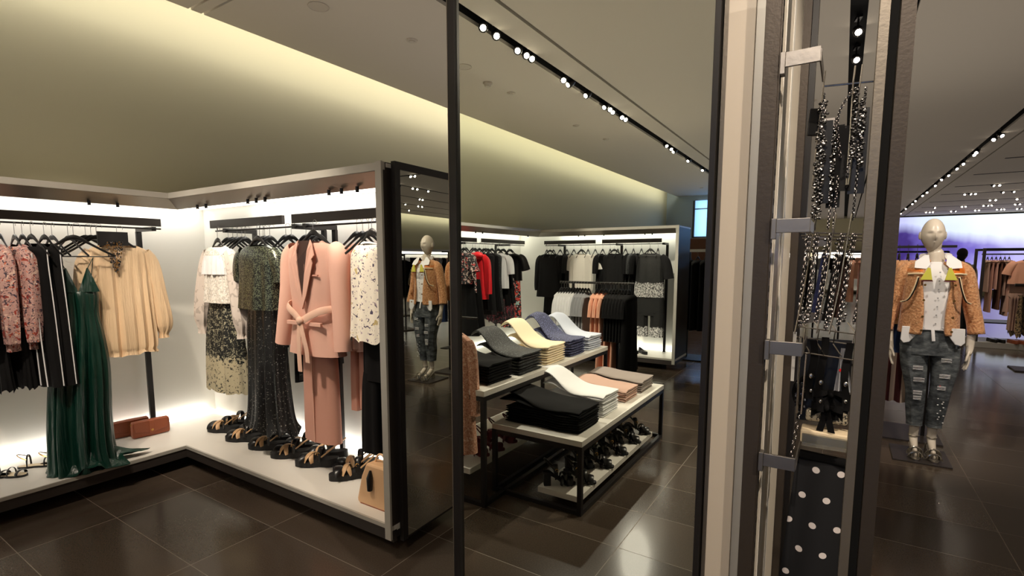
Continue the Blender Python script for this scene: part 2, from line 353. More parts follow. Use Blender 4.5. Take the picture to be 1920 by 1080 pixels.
def thing(name, label, cat, loc=(0, 0, 0), rz=0, group=None):
    o = bpy.data.objects.new(name, None); COL.objects.link(o); o.location = loc; o.rotation_euler = (0, 0, rz); o.empty_display_size = 0.05
    return tag(o, label, cat, group)
def struct(name, mb, m, smooth=False, bevel=0, parent=None):
    o = mb.build(name, m, parent, smooth=smooth, bevel=bevel)
    if not parent: o['kind'] = 'structure'
    return o
def dup(root, loc, rz=None, label=None, group=None, scale=None):
    r = root.copy(); COL.objects.link(r); r.location = loc
    if rz is not None: r.rotation_euler = (0, 0, rz)
    if label: r['label'] = label
    if group: r['group'] = group
    if scale: r.scale = scale
    for ch in [c for c in bpy.data.objects if c.parent == root]:
        c = ch.copy(); COL.objects.link(c); c.parent = r
        for g in [x for x in bpy.data.objects if x.parent == ch]:
            d = g.copy(); COL.objects.link(d); d.parent = c
    return r
ORD = ['first', 'second', 'third', 'fourth', 'fifth', 'sixth', 'seventh', 'eighth', 'ninth', 'tenth', 'eleventh', 'twelfth', 'thirteenth', 'fourteenth', 'fifteenth', 'sixteenth']

# ------------------------------------------------------------------ garments (local: x across the shoulders, front is -y, z = 0 at the shoulder line)
def sg(v, p): return math.copysign(abs(v)**p, v)
def body(mb, prof, n=64, rings=26, k=9, seed=0, drop=0.0, dropback=0.0, dropw=0.6, ragged=0.0, wob=0.0, capb=False):
    """prof rows (z, half width, half depth, fold amplitude[, cx, cy])"""
    rnd = random.Random(seed); prof = [tuple(p)+(0,)*(6-len(p)) for p in prof]
    ph = [rnd.uniform(0, 2*PI) for _ in range(5)]; ks = [k, k*1.7+1, 3]
    R = []
    for i, (z, hw, hd, am, cx, cy) in enumerate(cr(prof, rings)):
        t = i/(rings-1); ring = []
        for j in range(n):
            a = 2*PI*j/n; c, s = math.cos(a), math.sin(a)
            f = math.cos(round(ks[0])*a+ph[0]+0.5*math.sin(3*t+ph[3]))*0.65+math.cos(round(ks[1])*a+ph[1])*0.35
            x = hw*sg(c, 0.8)*(1+wob*0.1*math.sin(5*t+ph[4])); y = hd*sg(s, 0.8)
            q = 1 if abs(c) < 0.9 else 0.6
            x += am*f*c*q; y += am*f*s*1.3+(am*0.5*math.sin(ks[0]*0.5*c*3+ph[2]) if am else 0)
            zz_ = z
            if i <= 5:
                g = max(0, 1-i/5.0)
                front = max(0, -s)**dropw; back = max(0, s)**dropw
                zz_ -= g*(drop*front+dropback*back)
            if ragged and t > 0.8: zz_ += ragged*(t-0.8)/0.2*(f*0.6+0.5*math.sin(a*5+ph[2])+0.3*math.sin(a*11+ph[0]))
            ring.append((cx+x, cy+y, zz_))
        R.append(ring)
    mb.loft(R, cap=False)
    if capb:
        pass
def sleeve(mb, pts, n=18, rings=14, k=4, am=0.004, seed=1, capend=False, flat=0.8):
    """pts rows (x, y, z, radius)"""
    rnd = random.Random(seed); ph = rnd.uniform(0, 6); C = cr(pts, rings); R = []
    prev = None
    for i, (x, y, z, r) in enumerate(C):
        d = Vector(C[min(i+1, rings-1)][:3])-Vector(C[max(i-1, 0)][:3]); d.normalize()
        a = Vector((0, 1, 0)); a = (a-d*a.dot(d)).normalized(); b = d.cross(a); ring = []
        for j in range(n):
            g = 2*PI*j/n; rr = r+am*math.cos(k*g+ph+3*i/rings)*(0.4+i/rings)
            ring.append(tuple(Vector((x, y, z))+a*math.cos(g)*rr*flat+b*math.sin(g)*rr))
        R.append(ring)
    mb.loft(R, cap=False)
    if capend: pass
def hanger_mesh(wd=0.20, drop=0.085, hook=0.11, y=0.0, bar=False):
    mb = MB()
    pts = [(-wd, y, -drop), (-wd*0.72, y, -drop*0.62), (-wd*0.4, y, -drop*0.12), (-wd*0.16, y, 0.022), (0, y, 0.03), (wd*0.16, y, 0.022), (wd*0.4, y, -drop*0.12), (wd*0.72, y, -drop*0.62), (wd, y, -drop)]
    P = cr(pts, 25); mb.tube(P, [0.007+0.011*max(0, 1-abs(i-12)/6) for i in range(25)], 8, flat=((0, 1, 0), 0.55))
    if bar: mb.tube([(-wd*0.95, y, -drop-0.003), (wd*0.95, y, -drop-0.003)], 0.0035, 6)
    return mb
def hook_mesh(hook=0.11):
    mb = MB(); P = [(0, 0, 0.03), (0, 0, hook-0.035)]
    for i in range(9): a = PI+PI*1.15*i/8*-1; P.append((0.018+0.018*math.cos(a), 0, hook-0.018+0.018*math.sin(a)))
    mb.tube(P, 0.0016, 5); return mb
def make_hanger(label, group=None, wd=0.2, bar=False, drop=0.085, hook=0.12):
    t = thing('clothes_hanger', label, 'hanger', (0, 0, 0), 0, group)
    hanger_mesh(wd, drop, hook, 0, bar).build('shoulder_bar', 'black_plastic', t)
    hook_mesh(hook).build('hook', 'hook_wire', t); return t
HANG = {}
def hang(loc, rz, label, group=None, wd=0.2, bar=False, drop=0.085, hook=0.12):
    key = (wd, bar, drop, hook)
    if key not in HANG:
        t = make_hanger(label, group, wd, bar, drop, hook); HANG[key] = t; t.location = loc; t.rotation_euler = (0, 0, rz); return t
    d = dup(HANG[key], loc, rz, label)
    if group: d['group'] = group
    elif 'group' in d: del d['group']
    return d
def prof_top(w=0.2, h=0.6, d=0.07, hem=None, fold=0.006, neck=0.075):
    hem = hem or w*1.05
    return [(0.0, neck, 0.035, 0), (-0.012, w*0.55, 0.045, 0), (-0.04, w*0.85, 0.055, 0), (-0.075, w*0.97, d*0.9, 0.001), (-0.16, w*0.96, d, fold*0.3),
            (-h*0.5, w*0.97, d*1.05, fold*0.7), (-h*0.8, (w+hem)/2, d*1.1, fold), (-h, hem, d*1.15, fold)]
def trousers(mb, h, w, d, z0=0.0, hemw=None, seed=0, fold=0.004, gap=0.01, cx=0):
    """two legs joined at a waist: z0 waist, h length"""
    hemw = hemw or w*0.48
    body(mb, [(z0, w, d, 0, cx), (z0-0.06, w*1.02, d, fold*0.3, cx), (z0-0.2, w*1.05, d, fold*0.5, cx), (z0-0.28, w*1.05, d*0.98, fold*0.5, cx)], rings=8, k=7, seed=seed)
    for sgn in (-1, 1):
        c = sgn*(w*0.52+gap)
        body(mb, [(z0-0.24, w*0.54, d*0.95, fold*0.3, cx+sgn*w*0.5), (z0-h*0.5, (w*0.5+hemw)/2, d*0.9, fold, cx+c), (z0-h, hemw, d*0.9, fold*1.4, cx+sgn*(hemw+gap))], n=40, rings=12, k=5, seed=seed+sgn+3)
def flat_piece(mb, outline, y0, thick=0.004, bulge=0.0):
    """extruded outline in the xz plane"""
    n = len(outline); a = [(x, y0, z) for x, z in outline]; b = [(x, y0+thick, z) for x, z in outline]
    mb.add(a+b, [tuple(range(n)), tuple(reversed(range(n, 2*n)))]+[(i, (i+1) % n, (i+1) % n+n, i+n) for i in range(n)])

# ------------------------------------------------------------------ shoes (local: toe at -y, heel at +y, sole on z = 0)
def sole_outline(L, W, n=28, waist=0.8):
    out = []
    for i in range(n):
        a = 2*PI*i/n; y = -math.cos(a)*L/2; x = math.sin(a)
        wd = W/2*(1.0 if y < -L*0.1 else (waist if y < L*0.2 else 0.82))
        tt = (y/L+0.5); wd = W/2*(0.98-0.34*max(0, min(1, (tt-0.35)/0.2))+0.18*max(0, min(1, (tt-0.62)/0.2)))
        out.append((sg(x, 0.75)*wd, y))
    return out
def sandal(label, group=None, kind='platform', name='sandal', L=0.25, W=0.092, upper='black_leather', trim='tan_leather', solem='rubber_sole'):
    t = thing(name, label, 'shoe', (0, 0, 0), 0, group); o = sole_outline(L, W)
    def top(y):
        u = y/L+0.5
        if kind == 'platform': return 0.038+0.022*max(0, u-0.35)/0.65
        if kind == 'heel': return 0.012+0.075*max(0, min(1, (u-0.3)/0.5))
        return 0.010
    mb = MB(); th = 0.012 if kind == 'heel' else None
    bot = [(x*0.97, y, (top(y)-th) if th else 0.0) for x, y in o]; mid = [(x, y, top(y)*0.5 if not th else top(y)-0.005) for x, y in o]; tp = [(x*0.98, y, top(y)) for x, y in o]
    mb.loft([bot, mid, tp]); mb.build('sole', solem, t)
    if kind == 'heel':
        h = MB(); h.box((-0.024, L*0.26, 0), (0.024, L*0.47, top(L*0.4)-0.008)); h.build('heel', solem, t, bevel=0.004)
    def arch(y0, y1, hgt, wd, r, mm, nm='strap', flat=0.25, lean=0.0):
        P = []
        for i in range(13):
            a = PI*i/12; P.append((-math.cos(a)*wd, y0+(y1-y0)*i/12+lean*math.sin(a), top(y0)-0.004+hgt*math.sin(a)**0.8))
        q = MB(); q.tube(P, r, 8, flat=((0, 0, 1) if 0 else (0, 0.02, 1), flat)); return q.build(nm, mm, t)
    arch(-L*0.32, -L*0.27, 0.040, W*0.48, 0.026, upper); arch(-L*0.21, -L*0.04, 0.046, W*0.47, 0.014, trim, 'cross_strap'); arch(-L*0.04, -L*0.21, 0.049, W*0.47, 0.014, trim, 'cross_strap')
    ank = arch(L*0.06, L*0.10, 0.085, W*0.40, 0.016, upper, 'ankle_strap', lean=0.01)
    q = MB(); P = []
    for i in range(13): a = PI*i/12; P.append((-math.cos(a)*W*0.40, L*0.16+math.sin(a)*L*0.30, top(L*0.3)+0.02+0.065*math.sin(a)))
    q.tube(P, 0.005, 6); q.build('sling_strap', trim, t)
    b = MB(); b.torus((W*0.36, L*0.09, top(L*0.1)+0.045), 0.009, 0.002, Matrix.Rotation(PI/2, 3, 'Y')); b.build('buckle', 'gold_metal', ank)
    return t

# ------------------------------------------------------------------ the setting
XW, XR, YB, YF, H = -4.65, 11.3, -13.3, 28.5, 3.4
b = MB(); b.box((XW-0.2, YB-0.2, -0.1), (XR+0.2, YF+0.2, 0)); struct('floor', b, 'floor_tile')
# ceiling: panels between the recessed track slots, open along both side walls for the cove light
wide = [(-2.63, -2.51), (-0.065, 0.05), (1.80, 1.90)]; thin = [(-2.27, -2.235), (0.335, 0.37), (2.12, 2.15)]
cuts = sorted(wide+thin); b = MB(); x = -4.30
DIFF = [(2.13, 2.15), (2.225, 2.245)]          # short linear air slots near the left cove
for a, c in cuts+[(10.95, 10.95)]:
    if x < -4.2:
        ys = [YB]+[v for d in DIFF for v in d]+[YF]
        for i in range(0, len(ys), 2): b.box((x, ys[i], H), (-3.2, ys[i+1], H+0.03))
        b.box((-3.2, YB, H), (a, YF, H+0.03))
    else: b.box((x, YB, H), (a, YF, H+0.03))
    x = c
struct('ceiling', b, 'ceiling')
b = MB()
for a, c in cuts:
    b.box((a-0.01, YB, H+0.12), (c+0.01, YF, H+0.13)); b.box((a-0.012, YB, H+0.031), (a-0.002, YF, H+0.12)); b.box((c+0.002, YB, H+0.031), (c+0.012, YF, H+0.12))
for d in DIFF: b.box((-4.3, d[0]-0.01, H+0.05), (-3.2, d[1]+0.01, H+0.06))
struct('trim_1', b, 'dark_void')
b = MB(); b.box((XW-0.1, YB-0.2, 0), (XW, YF+0.2, 4.0)); struct('wall_left', b, 'cove_wall')
b = MB(); b.box((XR, YB-0.2, 0), (XR+0.1, YF+0.2, 4.0)); struct('wall_right', b, 'cove_wall')
b = MB(); b.box((XW-0.1, YB-0.3, 3.9), (-4.0, YF+0.2, 4.0)); b.box((10.6, YB-0.3, 3.9), (XR+0.1, YF+0.2, 4.0)); struct('trim_2', b, 'ceiling')
b = MB(); b.box((-4.08, YB, H+0.03), (-4.05, YF, 3.9)); b.box((10.7, YB, H+0.03), (10.73, YF, 3.9)); struct('trim_3', b, 'ceiling')
b = MB(); b.box((XW, YF, 0), (XR, YF+0.1, 4.0)); struct('wall_back', b, 'green_wall')
# wall behind the photographer with a high window
b = MB(); b.box((XW, YB-0.1, 0), (XR, YB, 2.16)); b.box((XW, YB-0.1, 3.26), (XR, YB, 4.0)); b.box((XW, YB-0.1, 2.16), (-3.86, YB, 3.26)); b.box((2.0, YB-0.1, 2.16), (XR, YB, 3.26)); struct('wall_front', b, 'daylit_wall')  # the blue is window daylight put into the wall colour
b = MB(); b.box((-3.86, YB-0.09, 2.16), (2.0, YB-0.07, 3.26)); wg = struct('window_1', b, 'window_daylight')
b = MB(); x = -3.86
while x < 2.0: b.box((x-0.0, YB-0.06, 2.16), (x+0.05, YB+0.01, 3.26)); x += 0.42
b.box((-3.86, YB-0.06, 2.16), (2.0, YB+0.01, 2.2)); b.box((-3.86, YB-0.06, 3.0), (2.0, YB-0.03, 3.03)); b.build('window_frame', 'charcoal_metal', wg, smooth=False)

# cove lamps and other large lights
area((-4.19, 7.6, H+0.17), (0, math.radians(66), 0), 0.14, 41, 185, (1, 0.90, 0.76), 'cove_lamp')
area((10.84, 7.6, H+0.17), (0, math.radians(-66), 0), 0.14, 41, 185, (1, 0.90, 0.76), 'cove_lamp')
area((-0.9, YB+0.05, 2.7), (math.radians(-90), 0, 0), 5.6, 1.0, 60, (0.6, 0.78, 1.0), 'window_lamp')

# ceiling fittings
i = 0
for (x, y, r, hh) in [(-3.26, 3.46, 0.05, 0.012), (-3.27, 5.09, 0.05, 0.012), (-3.34, 7.8, 0.05, 0.012), (-0.42, 7.3, 0.05, 0.012), (-3.3, -4.1, 0.05, 0.012), (-3.3, -2.4, 0.05, 0.012), (-3.26, -5.1, 0.05, 0.012), (-3.25, -11.6, 0.05, 0.012)]:
    b = MB(); b.cyl((x, y, H-hh), r*0.9, hh+0.001, 20, r2=r); b.cyl((x, y, H-hh-0.006), r*0.55, 0.006, 16); o = b.build('sprinkler_cover', 'detector_white')
    lab = ['round pale sprinkler cover on the ceiling above the left end of the framed mirror', 'sprinkler cover on the ceiling further along the cove', 'small far sprinkler cover near the cove', 'sprinkler cover on the ceiling seen through the accessory frame'][i] if i < 4 else 'small pale sprinkler cover reflected in the tall mirror, on the ceiling near the cove'
    tag(o, lab, 'sprinkler', None if i < 4 else 'sprinkler covers seen in the mirror'); i += 1
for k, (x, y, lab) in enumerate([(-3.436, 2.643, 'faint round ceiling speaker near the air slots and the cove'), (-3.262, -1.48, 'round ceiling speaker reflected in the tall mirror beside its left post')]):
    b = MB(); b.cyl((x, y, H-0.004), 0.075, 0.005, 28); b.torus((x, y, H-0.004), 0.075, 0.004, None, 28, 6); tag(b.build('ceiling_speaker', 'detector_white'), lab, 'speaker')
t = thing('smoke_detector', 'small smoke detector on the ceiling reflected in the tall mirror', 'detector', (-3.33, -1.98, H))
b = MB(); b.cyl((0, 0, -0.02), 0.05, 0.02, 20); b.build('detector_base', 'detector_white', t); b = MB(); b.cyl((0, 0, -0.045), 0.03, 0.026, 16, r2=0.04); b.build('sensor', 'detector_white', t)

# track spotlights
def make_spot(label, group, cat='spotlight', tilt=25):
    t = thing('track_spotlight', label, cat, (0, 0, 0), 0, group)
    b = MB(); b.tube([(0, 0, 0.10), (0, 0, 0.03)], 0.008, 8); b.box((-0.02, -0.05, 0.09), (0.02, 0.05, 0.115)); b.build('mount', 'black_metal', t)
    b = MB(); R = Matrix.Rotation(math.radians(tilt), 3, 'X'); rings = []
    for z, r in ((0.055, 0.028), (0.03, 0.036), (-0.03, 0.04), (-0.04, 0.036)):
        rings.append([R@Vector((r*math.cos(2*PI*j/18), r*math.sin(2*PI*j/18), z)) for j in range(18)])
    b.loft(rings); hs_ = b.build('housing', 'black_metal', t)
    b = MB(); b.add([R@Vector((0.025*math.cos(2*PI*j/18), 0.025*math.sin(2*PI*j/18), -0.0415)) for j in range(18)], [tuple(range(18))]); b.build('lens', 'lens', hs_)
    return t
SP0 = {}
def put_spot(x, y, rz, label, group=None, z=3.385, tilt=55):
    if tilt not in SP0: SP0[tilt] = make_spot(label, group, tilt=tilt); SP0[tilt].location = (x, y, z); SP0[tilt].rotation_euler = (0, 0, rz); return
    d = dup(SP0[tilt], (x, y, z), rz, label)
    if group: d['group'] = group
    elif 'group' in d: del d['group']
rs = random.Random(4)
for yv in [3.56, 3.74, 4.1, 4.23, 4.32, 5.0, 5.15, 5.59, 6.13, 6.25, 6.38, 6.67, 6.79, 8.68, 8.97, 9.22, 10.2, 11.4]:
    put_spot(-2.57, 2.71-yv, rs.uniform(-1.0, 0.6), 'lit black spotlight in the ceiling track reflected in the tall mirror', 'track spotlights seen in the mirror')
for k, yv in enumerate([4.75+0.55, 6.0]):
    put_spot(-0.008, yv, PI+0.2, ['bright spotlight in the dark track behind the top of the accessory frame, upper one', 'bright spotlight in the dark track behind the chains, lower one'][k])
for k, (x, y) in enumerate([(1.9, 10.73), (1.88, 11.0), (1.86, 12.15), (1.86, 12.4), (1.86, 13.42), (1.85, 14.05), (1.85, 15.05), (1.85, 15.75), (1.85, 16.92), (1.85, 18.46), (1.85, 19.33), (1.85, 20.9), (1.85, 21.93), (1.85, 23.86), (1.85, 26.2)]):
    put_spot(x, y, PI+rs.uniform(-0.7, 0.7), 'lit black spotlight in the long slanting track above the fur jacket mannequin', 'spotlights of the long track above the mannequin')
# cross tracks far away and tracks on the right side, flush black channels with their heads
rows = [(13.3, 2.45, 2.8), (15.45, 2.35, 3.3), (17.7, 2.35, 4.3), (19.6, 2.3, 5.3), (21.95, 2.3, 6.3), (24.0, 2.3, 7.0), (26.1, 2.3, 8.0), (9.0, 4.0, 5.4)]
for k, (y, x0, x1) in enumerate(rows):
    b = MB(); b.box((x0, y-0.04, H-0.004), (x1, y+0.04, H+0.001))
    tag(b.build('ceiling_track', 'dark_void', smooth=False), 'thin dark cross track in the far ceiling, %s from the front' % ORD[k] if k < 7 else 'short dark cross track over the right side of the shop, seen in the end mirror', 'track')
for k, x in enumerate([5.6, 7.04, 8.4, 9.72]):
    b = MB(); b.box((x-0.03, 4.0, H-0.004), (x+0.03, 18, H+0.001)); tag(b.build('ceiling_track', 'dark_void', smooth=False), 'long dark track reflected in the end mirror, %s from the mannequin' % ORD[k], 'track')
far = [[3.08, 17.7], [3.2, 17.7], [2.83, 19.6], [2.94, 19.6], [3.05, 19.6], [3.62, 19.6], [3.84, 19.6], [3.78, 21.95], [3.92, 21.95], [2.67, 24.0], [3.42, 24.0], [3.53, 24.0], [3.99, 24.0], [4.09, 24.0], [4.21, 24.0], [4.8, 24.0], [4.89, 24.0], [2.66, 26.1], [2.76, 26.1], [2.86, 26.1], [3.41, 26.1], [3.52, 26.1], [4.12, 26.1], [4.22, 26.1], [4.73, 26.1], [4.83, 26.1], [4.93, 26.1], [5.27, 26.1], [5.37, 26.1], [4.41, 21.95]]
for x, y in far: put_spot(x, y, PI+rs.uniform(-0.6, 0.8), 'tiny lit spotlight in a far cross track above the video wall', 'far cross track spotlights')
for x, y in [[5.13, 9.0], [5.03, 9.0], [4.37, 9.0], [4.25, 9.0], [5.6, 9.9], [5.6, 10.02], [5.6, 10.53], [5.6, 10.69], [5.6, 11.15], [7.04, 12.5], [7.04, 12.66], [8.4, 13.38], [8.4, 14.08], [8.4, 14.3], [9.72, 13.57], [9.72, 13.91], [9.72, 14.39], [9.72, 15.07], [9.72, 14.2]]:
    put_spot(x, y, 2.4+rs.uniform(-0.6, 0.6), 'tiny lit spotlight reflected in the top of the end mirror', 'spotlights reflected in the end mirror')

# track lamps, some in heads, others added without one to brighten goods and column
for y, tg, p, dg in [(-7.5, (-2.2, -6.5, 0.5), 200, 70), (-2.9, (-3.2, -4.5, 1.3), 700, 44), (-2.2, (-2.5, -4.5, 1.2), 520, 40), (-0.4, (-2.35, -2.5, 0.95), 260, 36), (-2.0, (-4.1, -2.7, 1.2), 300, 44), (-1.6, (-4.1, -3.6, 1.2), 300, 40), (-0.2, (-1.6, -0.6, 0.5), 190, 60), (-1.4, (-1.6, -0.3, 0.5), 190, 60), (-2.6, (-1.7, -1.2, 0.6), 190, 50), (-1.0, (-2.2, -2.5, 1.0), 260, 44), (-0.8, (-1.0, -1.2, 0), 60, 80), (-5.0, (-1.2, -3.4, 0), 130, 80)]:
    spot((-2.57, y, 3.37), tg, p, dg, col=(1.0, 0.9, 0.78))
for y, tg, p, dg in [(0.3, (-2.6, 1.9, 1.3), 190, 34), (0.0, (-4.1, 1.4, 1.3), 200, 40), (0.5, (-3.5, 1.9, 1.2), 170, 36), (1.0, (-2.2, 1.9, 0.5), 60, 40), (0.6, (-3.2, 2.0, 0.2), 70, 60), (1.3, (-2.0, 0.4, 0), 14, 70)]:
    spot((-2.57, y, 3.37), tg, p, dg)
for x, y, tg, p, dg in [(1.88, 0.4, (-0.14, 1.65, 1.4), 300, 34), (-0.01, -1.5, (-1.5, -0.6, 0.6), 220, 40), (-0.01, -2.4, (-1.6, -1.2, 0.6), 180, 40), (-0.01, 3.2, (0.6, 4.8, 1.3), 120, 40), (-0.01, 6.0, (0.55, 4.95, 1.2), 30, 60), (1.88, 3.4, (0.7, 4.9, 1.3), 190, 40), (-0.01, 0.2, (-0.02, 1.5, 1.3), 60, 36), (-0.01, -1.2, (-0.25, 1.3, 1.7), 130, 60),
                        (1.88, 6.5, (1.9, 7.5, 0), 60, 80), (1.86, 10.7, (2.2, 11.8, 1.2), 160, 50), (1.86, 12.4, (1.6, 9.5, 0.8), 80, 70), (1.86, 16, (2.5, 17, 0), 130, 90), (1.86, 21, (2.5, 20, 0), 130, 90)]:
    spot((x, y, 3.37), tg, p, dg)
for x, y, p in [(-0.01, -7, 90), (-0.01, 9.5, 70), (1.88, -4, 90), (5.6, 10, 140), (7.04, 6, 140), (9.72, 14, 160), (5.6, 2, 120), (8.4, 12, 160), (-0.01, -11, 120), (5.6, -5, 120)]:
    spot((x, y, 3.37), (x, y+0.3, 0), p, 110)

# ------------------------------------------------------------------ lit bay: platform, backs, fascia
PZ = 0.17
def bay(y_lo, y_hi):
    pass
# platform: left run from the far corner to behind the photographer plus the two projecting ends
def platform(name, a, c, front):
    """front: side with the metal lip"""
YN, YN2 = 1.72, -4.16          # front planes of the projecting ends (facing -y and +y)
XE, XFR = -1.82, -3.90
t = thing('display_platform', 'long white lit display platform of the wall bay with grey metal edge', 'platform', (-3.9, -1.2, 0))
def lb(mb, a, c): mb.box((a[0]+3.9, a[1]+1.2, a[2]), (c[0]+3.9, c[1]+1.2, c[2]))
b = MB(); lb(b, (XW+0.002, YN2-0.6, PZ-0.03), (XFR-0.012, YN+0.6, PZ)); lb(b, (XFR-0.012, YN+0.012, PZ-0.03), (XE, YN+0.6, PZ)); lb(b, (XFR-0.012, YN2-0.6, PZ-0.03), (XE, YN2-0.012, PZ)); b.build('deck', 'white_lacquer', t, smooth=False)
b = MB(); lb(b, (XFR-0.012, YN2, PZ-0.022), (XFR, YN, PZ)); lb(b, (XFR-0.012, YN, PZ-0.022), (XE, YN+0.012, PZ)); lb(b, (XFR-0.012, YN2-0.012, PZ-0.022), (XE, YN2, PZ)); b.build('edge_strip', 'grey_metal', t, smooth=False)
b = MB(); lb(b, (XFR-0.03, YN2-0.02, 0.085), (XFR-0.006, YN+0.02, PZ-0.023)); lb(b, (XFR-0.006, YN+0.006, 0.085), (XE, YN+0.03, PZ-0.023)); lb(b, (XFR-0.006, YN2-0.03, 0.085), (XE, YN2-0.006, PZ-0.023)); b.build('apron', 'charcoal_metal', t, smooth=False)
b = MB(); lb(b, (XW+0.002, YN2-0.5, 0.0), (XFR-0.25, YN+0.5, 0.139)); lb(b, (XFR-0.25, YN+0.25, 0), (XE-0.25, YN+0.5, 0.139)); lb(b, (XFR-0.25, YN2-0.5, 0), (XE-0.25, YN2-0.25, 0.139)); b.build('plinth', 'dark_void', t, smooth=False)
# backs
t = thing('bay_back_panel', 'white backlit back panels of the wall bay behind the hanging clothes', 'panel', (-4.6, -1.2, 0))
def lb(mb, a, c): mb.box((a[0]+4.6, a[1]+1.2, a[2]), (c[0]+4.6, c[1]+1.2, c[2]))
b = MB(); lb(b, (XW+0.003, YN2-0.6, PZ+0.001), (XW+0.03, YN+0.6, 1.93)); b.build('side_back', 'niche_back', t, smooth=False)
b = MB(); lb(b, (XW+0.031, YN+0.58, PZ+0.001), (XE-0.03, YN+0.6, 1.93)); b.build('end_back', 'niche_back', t, smooth=False)
b = MB(); lb(b, (XW+0.031, YN2-0.6, PZ+0.001), (XE-0.03, YN2-0.58, 1.93)); b.build('end_back', 'niche_back', t, smooth=False)
# canopy (roof of the bay) with brushed fascia
t = thing('bay_canopy', 'brushed metal canopy fascia over the lit wall bay', 'canopy', (-3.9, -1.2, 1.9))
def lb(mb, a, c): mb.box((a[0]+3.9, a[1]+1.2, a[2]-1.9), (c[0]+3.9, c[1]+1.2, c[2]-1.9))
b = MB(); lb(b, (XW+0.003, YN2-0.6, 1.931), (XFR-0.02, YN+0.6, 1.95)); lb(b, (XFR-0.02, YN+0.02, 1.931), (XE, YN+0.6, 1.95)); lb(b, (XFR-0.02, YN2-0.6, 1.931), (XE, YN2-0.02, 1.95)); b.build('roof_panel', 'white_lacquer', t, smooth=False)
def slanted(mb, pts):  # quad strips given as list of (p, q) inner / outer
    pass
b = MB()
# fascia: outer lip (light) and inner face leaning back
lip = MB(); lb(lip, (XFR-0.012, YN2, 1.918), (XFR, YN, 1.955)); lb(lip, (XFR-0.012, YN, 1.918), (XE, YN+0.012, 1.955)); lb(lip, (XFR-0.012, YN2-0.012, 1.918), (XE, YN2, 1.955)); lip.build('canopy_edge', 'grey_metal', t, smooth=False)
def q(mb, *p): mb.add([(x+3.9, y+1.2, z-1.9) for x, y, z in p], [(0, 1, 2, 3)])
zi, dd = 1.86, 0.10
f = MB()
q(f, (XFR-0.006, YN2-0.006, 1.92), (XFR-0.006, YN+0.006, 1.92), (XFR-dd, YN+dd, zi), (XFR-dd, YN2-dd, zi))
q(f, (XFR-0.006, YN+0.006, 1.92), (XE-0.06, YN+0.006, 1.92), (XE-0.06, YN+dd, zi), (XFR-dd, YN+dd, zi))
q(f, (XFR-0.006, YN2-0.006, 1.92), (XFR-dd, YN2-dd, zi), (XE-0.06, YN2-dd, zi), (XE-0.06, YN2-0.006, 1.92))
f.build('fascia_face', 'fascia_metal', t, smooth=False, solid=0.004)
b = MB(); lb(b, (XFR-dd-0.004, YN2-dd, zi), (XFR-dd, YN+dd, 1.93)); lb(b, (XFR-dd, YN+dd, zi), (XE-0.06, YN+dd+0.004, 1.93)); lb(b, (XFR-dd, YN2-dd-0.004, zi), (XE-0.06, YN2-dd, 1.93)); b.build('fascia_back', 'white_lacquer', t, smooth=False)
b = MB(); lb(b, (XW+0.035, YN2-0.56, 1.922), (XW+0.16, YN+0.56, 1.93)); lb(b, (XW+0.17, YN+0.44, 1.922), (XE-0.05, YN+0.56, 1.93)); lb(b, (XW+0.17, YN2-0.56, 1.922), (XE-0.05, YN2-0.44, 1.93)); b.build('light_strip', 'led', t, smooth=False)
b = MB(); lb(b, (XW+0.035, YN2-0.56, PZ+0.002), (XW+0.05, YN+0.56, PZ+0.02)); lb(b, (XW+0.06, YN+0.56, PZ+0.002), (XE-0.05, YN+0.575, PZ+0.02)); lb(b, (XW+0.06, YN2-0.575, PZ+0.002), (XE-0.05, YN2-0.56, PZ+0.02)); b.build('light_strip', 'led', t, smooth=False)
# end frames of the two projecting runs
for nm, y, sg_, lab in (('a', YN, 1, 'white grey metal frame closing the end of the lit bay next to the pink suits'), ('b', YN2, -1, 'grey metal end frame of the far lit bay reflected in the tall mirror')):
    t = thing('bay_end_frame', lab, 'frame', (XE-0.02, y, 0))
    b = MB(); y0, y1 = (0.0, 0.60) if sg_ > 0 else (-0.60, 0.0)
    b.box((-0.018, y0, 0.10), (0.018, y1, 1.955)); b.build('side_panel', 'charcoal_metal', t, smooth=False, bevel=0.002)
    b = MB(); b.box((-0.02, min(0, -0.012*sg_), 0.10), (0.02, max(0, -0.012*sg_), 1.957)); b.build('front_edge', 'grey_metal', t, smooth=False)
# bay lamps (top and bottom strips)
WARM = (1.0, 0.95, 0.88)
area((XW+0.12, (YN+YN2)/2, 1.915), (0, math.radians(12), 0), 0.1, YN-YN2+1.0, 21, WARM, 'bay_lamp')
area((XW+0.06, (YN+YN2)/2, PZ+0.03), (0, math.radians(180-25), 0), 0.04, YN-YN2+1.0, 12, WARM, 'bay_lamp')
area(((XFR+XE)/2, YN+0.48, 1.915), (math.radians(12), 0, 0), 1.95, 0.1, 8, WARM, 'bay_lamp')
area(((XFR+XE)/2, YN+0.54, PZ+0.03), (math.radians(180-25), 0, 0), 1.95, 0.04, 4.5, WARM, 'bay_lamp')
area(((XFR+XE)/2, YN2-0.48, 1.915), (math.radians(-12), 0, 0), 1.95, 0.1, 8, WARM, 'bay_lamp')
area(((XFR+XE)/2, YN2-0.54, PZ+0.03), (math.radians(180+25), 0, 0), 1.95, 0.04, 4.5, WARM, 'bay_lamp')
